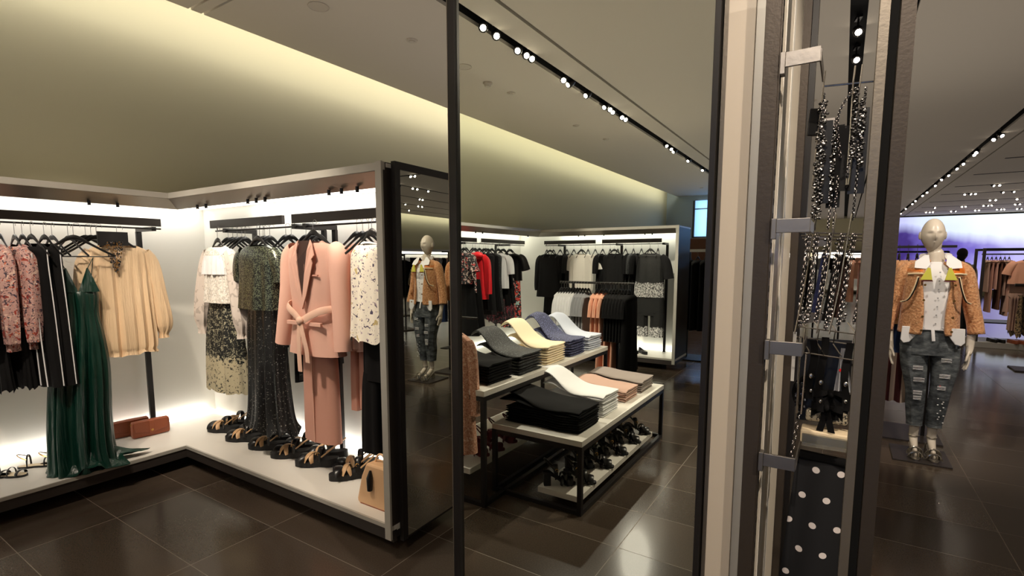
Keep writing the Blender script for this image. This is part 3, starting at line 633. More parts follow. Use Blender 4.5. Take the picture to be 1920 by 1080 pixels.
# small black spots under the canopy
def mini(x, y, tgt, lab, p, grp=None, dg=40):
    t = thing('canopy_spotlight', lab, 'spotlight', (x, y, zi+0.0), 0, grp)
    b = MB(); b.cyl((0, 0, -0.022), 0.009, 0.03, 12, 'z'); b.build('housing', 'black_metal', t)
    b = MB(); b.cyl((0, 0, -0.024), 0.007, 0.002, 12); b.build('lens', 'lens', t)
    if p: spot((x, y, zi-0.03), tgt, p, dg, 0.7, size=0.012)
for x in (-3.66, -3.55): mini(x, YN+0.07, (x, 2.0, 1.3), 'tiny black canopy spotlight over the ivory blouse end of the bay', 2.0, 'canopy spotlights over the ivory blouse')
for x in (-3.06, -2.97, -2.88): mini(x, YN+0.07, (x, 2.0, 1.3), 'tiny black canopy spotlight in the middle over the sequin top', 2.0, 'canopy spotlights over the sequin top')
for x in (-2.30, -2.20, -2.08): mini(x, YN+0.07, (-2.35 if x < -2.2 else -2.1, 1.95, 1.4), 'tiny black canopy spotlight above the pink suit jacket', 4.0, 'canopy spotlights above the pink suit')
for y in (1.45, 1.30): mini(XFR-0.07, y, (-4.1, y, 1.2), 'tiny black canopy spotlight by the bay corner above the cream blouse', 2.5, 'canopy spotlights by the bay corner')
for y in (-2.6, -2.75, -3.9): mini(XFR-0.07, y, (-4.1, y, 1.2), 'tiny canopy spotlight over the reflected left run of the bay', 2.5, 'canopy spotlights over the reflected run')
for x in (-3.3, -3.2, -2.9, -2.3, -2.2): mini(x, YN2-0.07, (x, -4.5, 1.2), 'tiny canopy spotlight over the black clothes of the reflected bay', 2.0, 'canopy spotlights over the black clothes')

# end mirror on the projecting run
t = thing('end_mirror', 'narrow black framed mirror on the end of the lit bay, reflecting the fur jacket mannequin', 'mirror', (XE+0.012, YN+0.040, 0.085), 0.026)
b = MB(); b.box((0.0, 0, 0), (0.018, 0.57, 1.875)); b.build('backing', 'black_metal', t, smooth=False)
b = MB(); b.add([(0.0195, 0.035, 0.012), (0.0195, 0.51, 0.012), (0.0195, 0.51, 1.84), (0.0195, 0.035, 1.84)], [(0, 1, 2, 3)]); b.build('mirror_glass', 'mirror', t, smooth=False)
b = MB(); b.box((0.0182, 0, 0), (0.024, 0.035, 1.875)); b.box((0.0182, 0.035, 1.84), (0.024, 0.54, 1.875)); b.box((0.0182, 0.51, 0), (0.024, 0.54, 1.84)); b.build('mirror_frame', 'black_metal', t, smooth=False)

# ------------------------------------------------------------------ the tall mirror and its column
YM = 1.355
t = thing('tall_mirror', 'full height black framed mirror on the column, reflecting folded trousers on tables', 'mirror', (-0.69, YM, 0))
b = MB(); b.box((-0.405, 0.012, 0.0), (0.41, 0.03, 3.38)); b.build('backing', 'black_metal', t, smooth=False)
b = MB(); b.add([(-0.392, 0.0, 0.02), (0.40, 0.0, 0.02), (0.40, 0.0, 3.36), (-0.392, 0.0, 3.36)], [(0, 1, 2, 3)]); b.build('mirror_glass', 'mirror', t, smooth=False)
b = MB(); b.box((-0.421, -0.012, 0.0), (-0.392, 0.034, 3.38)); b.build('mirror_frame', 'black_metal', t, smooth=False, bevel=0.001)
b = MB(); b.box((-0.424, -0.013, 0.0), (-0.4215, 0.03, 3.38)); b.build('frame_lit_edge', 'frame_bright', t, smooth=False)  # pale strip paints the lit side of the post
b = MB(); b.box((0.40, -0.012, 0.0), (0.414, 0.034, 3.38)); b.build('mirror_frame', 'black_metal', t, smooth=False, bevel=0.001)
t = thing('column_cladding', 'pale cladding panel of the column between the tall mirror and the accessory frame', 'column', (-0.2, YM, 0))
b = MB(); b.box((-0.072, 0.006, 0), (-0.062, 0.6, 3.39)); b.build('side_trim', 'frame_bright', t, smooth=False)
b = MB(); b.box((-0.0615, 0.0, 0), (-0.002, 0.6, 3.39)); b.build('front_panel', 'column_paint', t, smooth=False, bevel=0.001)
b = MB(); b.box((-0.0015, 0.012, 0), (0.020, 0.6, 3.39)); b.build('side_trim', 'grey_metal', t, smooth=False)
b = MB(); b.box((0.0205, 0.03, 0), (0.053, 0.55, 3.39)); b.build('side_panel', 'column_panel', t, smooth=False)
b = MB(); b.box((0.0535, 0.08, 0), (0.056, 0.16, 3.39)); b.box((0.0535, 0.26, 0), (0.0555, 0.3, 3.39)); b.build('panel_streak', 'white_lacquer', t, smooth=False)  # white strips put in to draw the panel's reflective streaks
# accessory frame: two slotted uprights on the column side, double post on the shop side
t = thing('accessory_frame', 'tall dark metal accessory frame holding chains and scarves beside the column', 'display frame', (0, YM, 0))
def slotted(mb, x0, x1, y0, y1, n=110):
    mb.box((x0, y0, 0), (x1, y1, 3.39))
b = MB(); b.box((-0.179, -0.02, 0), (-0.147, 0.018, 3.39)); b.build('upright', 'frame_dark', t, smooth=False, bevel=0.001)
b = MB(); b.box((-0.147, -0.012, 0), (-0.1445, 0.016, 3.39))
b.build('slot_strip', 'frame_dark', t, smooth=False)
b = MB()
for k in range(90): b.box((-0.1444, -0.003, 0.2+k*0.034), (-0.1438, 0.007, 0.215+k*0.034))
b.build('slot_row', 'dark_void', t, smooth=False)['kind'] = 'stuff'
b = MB(); b.box((-0.147, 0.555, 0), (-0.125, 0.62, 3.39)); b.build('rear_upright', 'frame_dark', t, smooth=False)
b = MB(); b.box((-0.125, 0.59, 0), (-0.108, 0.62, 3.39)); b.build('rear_upright', 'black_metal', t, smooth=False)
b = MB(); b.box((0.033, -0.012, 0), (0.052, 0.02, 3.39)); b.build('inner_post', 'frame_bright', t, smooth=False, bevel=0.001)
b = MB(); b.box((0.0685, -0.016, 0), (0.0945, 0.05, 3.39)); b.build('outer_post', 'frame_dark', t, smooth=False, bevel=0.001)
b = MB(); b.box((0.0522, 0.03, 0), (0.0685, 0.05, 3.39)); b.build('post_web', 'dark_void', t, smooth=False)
for z in (3.3, 0.05):
    b = MB(); b.box((-0.147, 0.0, z), (0.033, 0.014, z+0.05)); b.build('cross_rail', 'frame_dark', t, smooth=False)

# ------------------------------------------------------------------ rails
def rail(name, label, p0, p1, z, posts, back, rod_off, bars=None, group=None):
    """clothes rail: front bar(s) from p0 to p1, thin rod under it, posts standing at the back panel; back = vector from bar to the post line"""
    t = thing(name, label, 'clothes rail', (p0[0], p0[1], PZ), 0, group); o = Vector((p0[0], p0[1], PZ))
    d = (Vector((*p1, 0))-Vector((*p0, 0))); L = d.length; d.normalize(); n = Vector((back[0], back[1], 0)); nl = n.length; n.normalize()
    for a, c in (bars or [(0, L)]):
        mb = MB(); R = Matrix((d, n, Vector((0, 0, 1)))).transposed(); mb.obox(d*((a+c)/2)+Vector((0, 0, z-PZ)), c-a, 0.022, 0.055, R); mb.build('front_bar', 'charcoal_metal', t, smooth=False, bevel=0.001)
    mb = MB(); mb.tube([d*0.0+n*rod_off+Vector((0, 0, z-PZ-0.045)), d*L+n*rod_off+Vector((0, 0, z-PZ-0.045))], 0.006, 8); mb.tube([n*rod_off+d*0.02+Vector((0, 0, z-PZ-0.045)), n*rod_off+d*0.02+Vector((0, 0, z-PZ))], 0.004, 6); mb.build('hanging_rod', 'black_metal', t)
    for s in posts:
        mb = MB(); c = d*s+n*nl; R = Matrix((d, n, Vector((0, 0, 1)))).transposed()
        mb.obox(c+Vector((0, 0, (z-0.06-PZ)/2+0.0005)), 0.036, 0.02, z-0.06-PZ, R); mb.obox(d*s+n*(nl/2+0.011)+Vector((0, 0, z-PZ-0.045)), 0.03, nl-0.022+0.02, 0.03, R); mb.build('post', 'black_metal', t, smooth=False)
    return t
rail('clothes_rail', 'dark clothes rail over the floral blouses and green dress', (-4.25, 0.15), (-4.25, 1.81), 1.772, [0.05, 1.62], (-0.27, 0), 0.0)
rail('clothes_rail', 'dark clothes rail in two sections over the pink suits and sequin outfit', (-3.87, 1.98), (-1.98, 1.98), 1.755, [0.14, 0.95, 1.06], (0, 0.24), 0.03, bars=[(0, 0.87), (0.97, 1.89)])
rail('clothes_rail', 'dark clothes rail reflected in the tall mirror above the red blouse', (-4.25, -2.4), (-4.25, -4.25), 1.772, [0.35, 1.45], (-0.27, 0), 0.0, bars=[(0, 0.59), (0.71, 1.85)])
rail('clothes_rail', 'dark clothes rail reflected in the tall mirror above the white tee and black clothes', (-3.99, -4.44), (-2.05, -4.44), 1.772, [0.25, 1.2, 1.88], (0, -0.22), -0.03 if 0 else 0.03, bars=[(0, 0.87), (0.98, 1.86)])

ZR = 1.72; ZG = ZR-0.12     # rod height, hanger / shoulder height
# ---- left run (facing the shop = +x). Side hung garments have their shoulders along x (rz = 0 or 180)
def top_thing(name, label, cat, loc, rz, m, w=0.2, h=0.6, d=0.06, hem=None, fold=0.006, sleeves=None, neck=0.075, seed=0, drop=0.05, group=None, ragged=0.0, k=9, smat=None, collar=None, scap=0.8, sname='sleeve', wob=0.3):
    t = thing(name, label, cat, loc, rz, group)
    b = MB(); body(b, prof_top(w, h, d, hem, fold, neck), k=k, seed=seed, drop=drop, dropback=0.01, ragged=ragged, wob=wob); b.build('bodice', m, t)
    if sleeves:
        for s in (-1, 1):
            b = MB(); sleeve(b, [(s*x, y, z, r) for x, y, z, r in sleeves], seed=seed+s, am=fold*0.8, flat=scap); b.build(sname, smat or m, t)
    return t
LONG = [(0.15, 0, -0.055, 0.05), (0.19, 0, -0.12, 0.062), (0.215, -0.005, -0.32, 0.052), (0.225, -0.01, -0.5, 0.044), (0.225, -0.01, -0.58, 0.036)]
SHORT = [(0.15, 0, -0.055, 0.055), (0.2, 0, -0.1, 0.068), (0.245, 0, -0.2, 0.068), (0.26, 0, -0.25, 0.07)]
g = 'blush floral blouses on the left run'
for k, y in enumerate((0.80, 0.90, 1.0)):
    top_thing('floral_blouse', 'blush floral long sleeved blouse at the left edge, %s from the left' % ORD[k], 'blouse', (-4.22, y, ZG), 0, 'floral_blush', 0.19, 0.63, 0.042, 0.21, 0.010, LONG, seed=k+2, k=7)
    hang((-4.22, y, ZG+0.01), 0, 'black hanger holding the %s blush floral blouse from the left' % ORD[k])
for k, y in enumerate((0.86, 0.96)):
    t = thing('black_skirt', ['black pleated skirt showing below the blush floral blouses, left one', 'black pleated skirt showing below the blush floral blouses, right one'][k], 'skirt', (-4.2, y, 1.1), 0)
    b = MB(); body(b, [(0, 0.13, 0.03, 0.001), (-0.1, 0.16, 0.035, 0.004), (-0.36, 0.19, 0.045, 0.010)], k=12, seed=k, ragged=0.015, rings=12); b.build('skirt_panel', 'black_crepe', t)
# striped black garments with white piping
for k, y in enumerate((1.045, 1.105)):
    t = thing('piped_jumpsuit', ['black sleeveless jumpsuit with white piping next to the floral blouses', 'black sleeveless jumpsuit with white piping next to the green satin dress'][k], 'jumpsuit', (-4.10, y, ZG), 0.12)
    b = MB(); body(b, prof_top(0.16, 0.86, 0.04, 0.20, 0.008, 0.06), k=7, seed=k+9, drop=0.12); b.build('bodice', 'black_crepe', t)
    for x in (0.06, 0.12, -0.05):
        q = MB(); q.tube(cr([(x*0.9, -0.048, -0.06), (x, -0.052, -0.3), (x*1.15, -0.055, -0.6), (x*1.35, -0.056, -0.85)], 14), 0.0035, 6); q.tube(cr([(x*1.0+0.05, -0.0, -0.04), (0.17, 0.0, -0.14), (0.19, 0, -0.4), (0.215, 0, -0.85)], 14), 0.003, 6) if x > 0.1 else None
        q.build('piping', 'white_cloth', t)
    q = MB(); q.tube([(0.12+0.035*math.cos(a), -0.05, -0.20+0.045*math.sin(a)) for a in [PI*(0.7+i*0.11) for i in range(10)]], 0.003, 6); q.build('piping', 'white_cloth', t)
    hang((-4.10, y, ZG+0.01), 0.12, ['black hanger of the piped jumpsuit beside the floral blouses', 'black hanger of the piped jumpsuit beside the green dress'][k])
# green satin dress, long and spilling on the deck
t = thing('satin_dress', 'long dark green satin slip dress spilling onto the white platform', 'dress', (-4.06, 1.235, ZG), 1.25)
b = MB(); body(b, [(-0.265, 0.085, 0.05, 0.001), (-0.33, 0.098, 0.06, 0.003), (-0.45, 0.090, 0.07, 0.006), (-0.62, 0.120, 0.10, 0.012, -0.01, -0.0), (-0.82, 0.148, 0.130, 0.020, -0.03, 0.0), (-1.1, 0.155, 0.140, 0.026, -0.05, 0.0), (-1.3, 0.160, 0.145, 0.030, -0.055, -0.01), (-1.40, 0.17, 0.16, 0.030, -0.05, -0.015), (-1.425, 0.185, 0.175, 0.016, -0.05, -0.015)], n=140, k=11, seed=5, drop=0.03, rings=44); b.build('gown', 'green_satin', t)
def train(mb, ang0, ang1, r0, r1, seed, cx=0.0, cy=0.0):
    rnd = random.Random(seed); ph = rnd.uniform(0, 6)
    def fn(u, v):
        a = ang0+(ang1-ang0)*u; f = math.sin(u*PI*7+ph+2*v); rr = r0+(r1(u)-r0)*v
        z = -1.425+0.035+0.028*f*(0.5+0.5*v)-0.016*v+0.07*(1-v)**2+0.008*math.sin(u*61+v*5)
        return (cx+rr*math.cos(a), cy+rr*math.sin(a), max(z, -1.425+0.003))
    mb.grid(fn, 60, 14, thick=(0, 0, -0.003))
b = MB(); train(b, -2.2, 1.9, 0.11, lambda u: 0.185+0.16*math.exp(-((u-0.54)/0.055)**2)+0.10*math.exp(-((u-0.39)/0.05)**2)+0.035*math.exp(-((u-0.2)/0.09)**2)+0.008*math.sin(u*25), 3, -0.05, -0.01)
b.build('train', 'green_satin', t)
for x in (-0.085, 0.085):
    b = MB(); b.tube([(x*0.62, -0.03, -0.155), (x*1.0, -0.005, -0.085), (x*0.8, 0.04, -0.21)], 0.0025, 5); b.build('strap', 'green_satin', t)
    b = MB(); b.grid(lambda u, v: (x*0.62+(u-0.5)*0.105*(1-v*0.92), -0.062+0.030*v+0.03*abs(u-0.5), -0.30+0.15*v), 6, 6, thick=(0, 0.003, 0)); b.build('cup', 'green_satin', t)
hang((-4.06, 1.235, ZG+0.01), 1.25, 'wide black hanger with bar carrying the green satin dress', bar=True, drop=0.085)
for k, y in enumerate((0.93, 1.03, 1.17, 1.25)):
    hang((-4.2, y, ZG+0.012), 0.06*k, 'empty black hanger among the garments of the left run, %s from the left' % ORD[k], bar=True)
# cream chiffon blouse facing out
t = thing('chiffon_blouse', 'cream apricot pleated chiffon blouse with balloon sleeves facing out', 'blouse', (-4.13, 1.49, ZG), PI/2)
b = MB(); body(b, [(0.0, 0.105, 0.03, 0), (-0.012, 0.13, 0.04, 0), (-0.035, 0.165, 0.05, 0.001), (-0.09, 0.18, 0.055, 0.003), (-0.3, 0.18, 0.065, 0.006), (-0.5, 0.185, 0.075, 0.008), (-0.68, 0.19, 0.08, 0.009), (-0.72, 0.178, 0.075, 0.009), (-0.745, 0.19, 0.08, 0.011)], n=110, k=17, seed=8, drop=0.045, rings=32, ragged=0.012); b.build('bodice', 'cream_chiffon', t)
for s in (-1, 1):
    b = MB(); sleeve(b, [(s*0.145, 0, -0.05, 0.045), (s*0.185, 0, -0.13, 0.056), (s*0.215, -0.01, -0.33, 0.054), (s*0.235, -0.02, -0.5, 0.056), (s*0.235, -0.02, -0.58, 0.05), (s*0.23, -0.02, -0.63, 0.026), (s*0.23, -0.02, -0.66, 0.03)], n=30, rings=20, k=9, am=0.005, seed=4+s); b.build('sleeve', 'cream_chiffon', t)
hang((-4.13, 1.49, ZG+0.01), PI/2, 'black hanger of the cream chiffon blouse')
t = thing('necklace_card', 'black display board with bead bib necklace over the cream blouse neckline', 'necklace', (-4.06, 1.44, ZG+0.05), PI/2)
b = MB(); b.box((-0.085, -0.006, -0.055), (0.085, 0.0, 0.035)); b.build('card', 'black_plastic', t, smooth=False)
b = MB(); rnd = random.Random(2)
for i in range(150):
    u = rnd.uniform(-1, 1); v = rnd.random(); wdt = 0.05*(1-v)**0.7+0.004; b.ell((u*wdt, -0.012-rnd.uniform(0, 0.006), -0.03-0.20*v), 0.0042, 0.0042, 0.0055, 6, 4)
b.build('bead_bib', 'crystal', t); b = MB()
for i in range(70):
    u = rnd.uniform(-1, 1); v = rnd.random(); wdt = 0.046*(1-v)**0.7+0.004; b.ell((u*wdt, -0.013-rnd.uniform(0, 0.006), -0.03-0.20*v), 0.004, 0.004, 0.005, 6, 4)
b.build('bead_bib', 'gold_metal', t)
g = 'cream blouses behind'
for k in range(3): hang((-4.20-0.03*k, 1.40-0.02*k, ZG+0.02), PI/2+0.12, 'empty black hanger behind the cream chiffon blouse', 'hangers behind the cream blouse', wd=0.19)
# brown clutch bags
def clutch(label, loc, rz, wd=0.24, hh=0.125, dp=0.06, m='brown_leather'):
    t = thing('clutch_bag', label, 'bag', loc, rz)
    b = MB(); rings = []
    for i, (x, s) in enumerate([(-wd/2, 0.86), (-wd/2+0.006, 0.98), (-wd/4, 1.0), (0, 1.02), (wd/4, 1.0), (wd/2-0.006, 0.98), (wd/2, 0.86)]):
        rings.append([(x, dp/2*s*sg(math.cos(a), 0.45), hh/2+hh/2*s*sg(math.sin(a), 0.35)*(1.0)) for a in [2*PI*j/24 for j in range(24)]])
    b.loft(rings); mn = min(v[2] for v in b.v); b.v = [(x, y, z-mn) for x, y, z in b.v]; b.build('bag_body', m, t)
    b = MB(); out = [(-wd/2+0.006, hh*0.99), (wd/2-0.006, hh*0.99), (wd/2-0.012, hh*0.42), (0.03, hh*0.28), (-0.03, hh*0.28), (-wd/2+0.012, hh*0.42)]; flat_piece(b, out, -dp/2-0.007, 0.006); flp = b.build('flap', m, t, smooth=False, bevel=0.002)
    b = MB(); b.box((-0.017, -dp/2-0.0125, hh*0.22), (0.017, -dp/2-0.0072, hh*0.98)); b.build('front_tab', m, t, smooth=False, bevel=0.001)
    b = MB(); b.cyl((0, -dp/2-0.017, hh*0.42), 0.009, 0.004, 14, 'y'); b.build('clasp', 'gold_metal', flp)
    b = MB()
    for s in (-1, 1): b.torus((s*(wd/2+0.002), 0, hh*0.85), 0.008, 0.002, Matrix.Rotation(PI/2, 3, 'Y'))
    b.build('side_ring', 'gold_metal', t)
    return t
clutch('left and rear brown leather clutch bag by the rail post', (-4.49, 1.60, PZ), PI/2-0.10)
clutch('right and front brown leather clutch bag by the rail post', (-4.37, 1.69, PZ), PI/2-0.10)
# flat sandals at the left edge
def flat_sandal(label, loc, rz, group=None, up='black_leather'):
    t = thing('flat_sandal', label, 'shoe', loc, rz, group); o = sole_outline(0.24, 0.078)
    b = MB(); b.loft([[(x, y, 0) for x, y in o], [(x*1.02, y, 0.009) for x, y in o], [(x, y, 0.013) for x, y in o]]); b.build('sole', up, t)
    b = MB(); b.loft([[(x*0.9, y*0.96, 0.0132) for x, y in o], [(x*0.88, y*0.95, 0.0145) for x, y in o]]); b.build('insole', 'cream_trim', t)
    for y0, wd, hh, r in ((-0.085, 0.036, 0.028, 0.010), (-0.03, 0.032, 0.045, 0.005), (0.06, 0.026, 0.075, 0.005)):
        b = MB(); b.tube([(-math.cos(PI*i/10)*wd, y0, 0.012+hh*math.sin(PI*i/10)**0.8) for i in range(11)], r, 8, flat=((0, 0.02, 1), 0.3)); b.build('strap', up, t)
    b = MB(); b.tube([(-math.cos(PI*i/12)*0.028, 0.06+math.sin(PI*i/12)*0.055, 0.06+0.03*math.sin(PI*i/12)) for i in range(13)], 0.003, 6); b.build('sling_strap', 'gold_metal', t)
    return t
for k, (x, y, rz, lab) in enumerate([(-4.27, 0.86, 2.2, 'black flat sandal with gold straps at the far left edge of the platform'), (-4.34, 0.80, 2.2, 'second black flat sandal at the left edge, nearer the back panel'), (-4.30, 1.03, 2.5, 'black slingback flat with cream insole just left of the green dress hem'), (-4.24, 1.12, 2.5, 'black slingback flat half hidden under the green dress hem')]):
    flat_sandal(lab, (x, y, PZ), rz)

# ---- projecting run (facing the camera, front = -y)
YG = 1.955
t = thing('lace_blouse', 'ivory lace blouse with long sheer sleeves over a patterned skirt', 'blouse', (-3.71, YG-0.02, ZG), 0)
b = MB(); body(b, [(0.0, 0.07, 0.03, 0), (-0.012, 0.10, 0.04, 0), (-0.04, 0.14, 0.05, 0), (-0.09, 0.16, 0.055, 0.002), (-0.25, 0.155, 0.06, 0.004), (-0.40, 0.165, 0.07, 0.007)], n=80, k=13, seed=3, drop=0.03); b.build('bodice', 'ivory_lace', t)
b = MB(); body(b, [(-0.07, 0.135, 0.058, 0.002), (-0.12, 0.15, 0.066, 0.004), (-0.20, 0.158, 0.072, 0.008)], n=80, k=17, seed=5, rings=10); b.build('ruffle', 'white_cloth', t)
for s, ex in ((-1, 0.0), (1, 0.0)):
    b = MB(); sleeve(b, [(s*0.13, 0, -0.045, 0.04), (s*0.17, 0, -0.12, 0.052), (s*0.225, -0.01, -0.32, 0.056), (s*0.26, -0.01, -0.5, 0.060), (s*0.265, -0.01, -0.57, 0.042), (s*0.26, -0.01, -0.61, 0.03), (s*0.262, -0.01, -0.64, 0.034)], n=26, rings=18, k=7, seed=s+6, am=0.006); b.build('sleeve', 'sheer_ivory', t)
hang((-3.71, YG-0.02, ZG+0.01), 0, 'black hanger of the ivory lace blouse', wd=0.15, drop=0.07)
t = thing('jacquard_skirt', 'black and cream patterned midi skirt under the ivory lace blouse', 'skirt', (-3.72, YG, ZG-0.38), 0)
b = MB(); body(b, [(0, 0.145, 0.045, 0.001), (-0.1, 0.17, 0.06, 0.004), (-0.35, 0.205, 0.075, 0.009), (-0.66, 0.23, 0.085, 0.010)], n=80, k=9, seed=12, ragged=0.012); b.build('skirt_panel', 'jacquard_skirt', t)
# sequin top with flared dotted trousers
t = thing('sequin_blouse', 'dark green sequinned short sleeved top', 'top', (-3.22, YG-0.02, ZG), 0)
b = MB(); body(b, [(0.0, 0.085, 0.03, 0), (-0.012, 0.12, 0.04, 0), (-0.04, 0.175, 0.05, 0), (-0.09, 0.20, 0.06, 0.002), (-0.22, 0.20, 0.065, 0.004), (-0.42, 0.215, 0.08, 0.007)], n=80, k=7, seed=6, drop=0.02); b.build('bodice', 'sequin_green', t)
for s in (-1, 1):
    b = MB(); sleeve(b, [(s*0.16, 0, -0.05, 0.048), (s*0.2, 0, -0.1, 0.058), (s*0.235, 0, -0.19, 0.05), (s*0.24, 0, -0.24, 0.052)], n=22, seed=s+2); b.build('sleeve', 'sequin_green', t)
hang((-3.22, YG-0.02, ZG+0.012), 0, 'black hanger of the green sequinned top', drop=0.08)
t = thing('flared_trousers', 'long black glitter flared trousers with frilled hems under the sequin top', 'trousers', (-3.21, YG, ZG-0.38), 0)
b = MB(); body(b, [(0, 0.17, 0.05, 0.002), (-0.2, 0.185, 0.06, 0.006), (-0.5, 0.19, 0.07, 0.010), (-0.75, 0.215, 0.08, 0.014), (-0.86, 0.265, 0.095, 0.018)], n=110, k=11, seed=15, ragged=0.03, rings=30); b.build('legs', 'sequin_black', t)
# pink belted suit
t = thing('suit_jacket', 'pink belted suit jacket facing out, lit by a warm spot', 'jacket', (-2.59, YG-0.06, ZG+0.01), 0)
b = MB(); body(b, [(0.0, 0.075, 0.035, 0), (-0.012, 0.115, 0.045, 0), (-0.03, 0.18, 0.055, 0), (-0.07, 0.215, 0.065, 0.0), (-0.2, 0.205, 0.075, 0.001), (-0.40, 0.185, 0.07, 0.003), (-0.5, 0.195, 0.075, 0.002), (-0.66, 0.225, 0.085, 0.003)], n=90, k=5, seed=2, drop=0.12, dropw=2.2, dropback=0.0, rings=34); b.build('jacket_body', 'pink_suiting', t)
b = MB(); flat_piece(b, [(-0.062, 0.0), (0.062, 0.0), (0.05, -0.12), (0.004, -0.34), (-0.02, -0.30), (-0.05, -0.12)], -0.082, 0.003); b.v = [(x, y+0.03*max(0, 1+z/0.12), z) for x, y, z in b.v]; b.build('neck_shade', 'lining_shade_brown', t, smooth=False)  # dark V panel: lining with the shade inside the neck put into its colour
def lapel(mb, s):
    out = [(s*0.058, 0.004), (s*0.082, -0.02), (s*0.120, -0.085), (s*0.098, -0.105), (s*0.108, -0.13), (s*0.045, -0.30), (s*0.0, -0.39), (s*-0.004, -0.37), (s*0.03, -0.2), (s*0.052, -0.06)]
    v = [(x, -0.060-0.028*math.sin(min(1, max(0, -z)/0.12)*PI/2), z) for x, z in out]; n = len(v); v2 = [(x, y+0.005, z) for x, y, z in v]
    mb.add(v+v2, [tuple(range(n)), tuple(reversed(range(n, 2*n)))]+[(i, (i+1) % n, (i+1) % n+n, i+n) for i in range(n)])
for s in (-1, 1):
    b = MB(); lapel(b, s); b.v = [(x, y-0.006*(1 if s > 0 else 0), z) for x, y, z in b.v]; b.build('lapel', 'pink_suiting', t, smooth=False)
    b = MB(); sleeve(b, [(s*0.17, 0, -0.045, 0.05), (s*0.215, 0, -0.1, 0.066), (s*0.235, -0.01, -0.28, 0.060), (s*(0.265 if s < 0 else 0.25), -0.02, -0.45, 0.056), (s*(0.30 if s < 0 else 0.265), -0.03, -0.62, 0.052)], n=26, rings=18, k=3, am=0.002, seed=s+9, flat=0.85); b.build('sleeve', 'pink_suiting', t)
    b = MB(); b.box((s*0.055 if s > 0 else -0.155, -0.092, -0.485), (0.155 if s > 0 else -0.055, -0.076, -0.462)); b.build('pocket_flap', 'pink_suiting', t, smooth=False, bevel=0.002)
b = MB(); b.tube(cr([(0.19, -0.03, -0.385), (0.15, -0.085, -0.395), (0.06, -0.098, -0.43), (0.0, -0.104, -0.455), (-0.06, -0.098, -0.425), (-0.15, -0.085, -0.38), (-0.19, -0.03, -0.37)], 20), 0.022, 10, flat=((0, 1, 0), 0.25)); belt = b.build('belt', 'pink_belt', t)
b = MB(); b.ell((0, -0.112, -0.455), 0.028, 0.017, 0.024, 12, 8); b.build('belt_knot', 'pink_belt', belt)
for x, L_ in ((-0.025, 0.30), (0.045, 0.24)):
    b = MB(); b.tube(cr([(0.0, -0.112, -0.465), (x*0.6, -0.112, -0.55), (x, -0.108, -0.455-L_*0.7), (x*1.05, -0.105, -0.455-L_)], 12), 0.02, 10, flat=((0, 1, 0), 0.2)); b.build('belt_tail', 'pink_belt', belt)
b = MB(); b.box((0.065, -0.083, -0.20), (0.135, -0.0745, -0.192)); b.build('chest_pocket', 'pink_suiting_deep', t, smooth=False)
b = MB(); body(b, [(-0.02, 0.06, 0.02, 0), (-0.1, 0.10, 0.03, 0), (-0.36, 0.12, 0.045, 0)], n=40, rings=8); b.build('lining', 'wine_cloth', t)
hang((-2.59, YG-0.06, ZG+0.03), 0, 'broad black hanger of the pink belted suit jacket', wd=0.19, drop=0.06, hook=0.1)
t = thing('suit_trousers', 'straight pink suit trousers hanging under the belted jacket', 'trousers', (-2.625, YG-0.02, 1.03), 0)
b = MB(); body(b, [(0, 0.14, 0.045, 0.001), (-0.25, 0.15, 0.05, 0.002), (-0.63, 0.155, 0.055, 0.003)], n=70, k=4, seed=4); b.build('legs', 'pink_suiting_deep', t)
b = MB(); b.box((-0.004, -0.062, -0.63), (0.002, -0.055, -0.1)); b.build('pressed_crease', 'pink_suiting', t, smooth=False)
# pink garments behind, side hung (shoulders along y)
for k, x in enumerate((-2.385, -2.335, -2.285)):
    t = thing('suit_jacket', 'pink suit jacket hanging edge on behind the belted one, %s to its right' % ORD[k], 'jacket', (x, 2.10, ZG), PI/2)
    b = MB(); body(b, [(0.0, 0.07, 0.02, 0), (-0.03, 0.16, 0.03, 0), (-0.08, 0.165, 0.022, 0), (-0.3, 0.165, 0.023, 0.001), (-0.62, 0.17, 0.024, 0.002)], n=50, k=4, seed=k, rings=18); b.build('jacket_body', 'pink_suiting', t)
    for s in (-1, 1):
        b = MB(); sleeve(b, [(s*0.13, 0, -0.05, 0.02), (s*0.165, 0, -0.12, 0.022), (s*0.175, 0, -0.35, 0.022), (s*0.178, 0, -0.6, 0.02)], n=18, seed=k); b.build('sleeve', 'pink_suiting', t)
    hang((x, 2.04, ZG+0.02), PI/2, 'black hanger of the %s edge on pink jacket' % ORD[k], wd=0.17)
for k, x in enumerate((-2.46, -2.385, -2.31)):
    t = thing('suit_trousers', 'folded pink trousers edge showing below the side hung pink jackets, %s from the left' % ORD[k], 'trousers', (x, 2.10, 1.02), 0.5)
    b = MB(); body(b, [(0, 0.04, 0.10, 0.002), (-0.2, 0.042, 0.11, 0.003), (-0.42+0.02*k, 0.045, 0.11, 0.004)], n=36, k=4, seed=k, rings=10); b.build('legs', 'pink_suiting_deep', t)
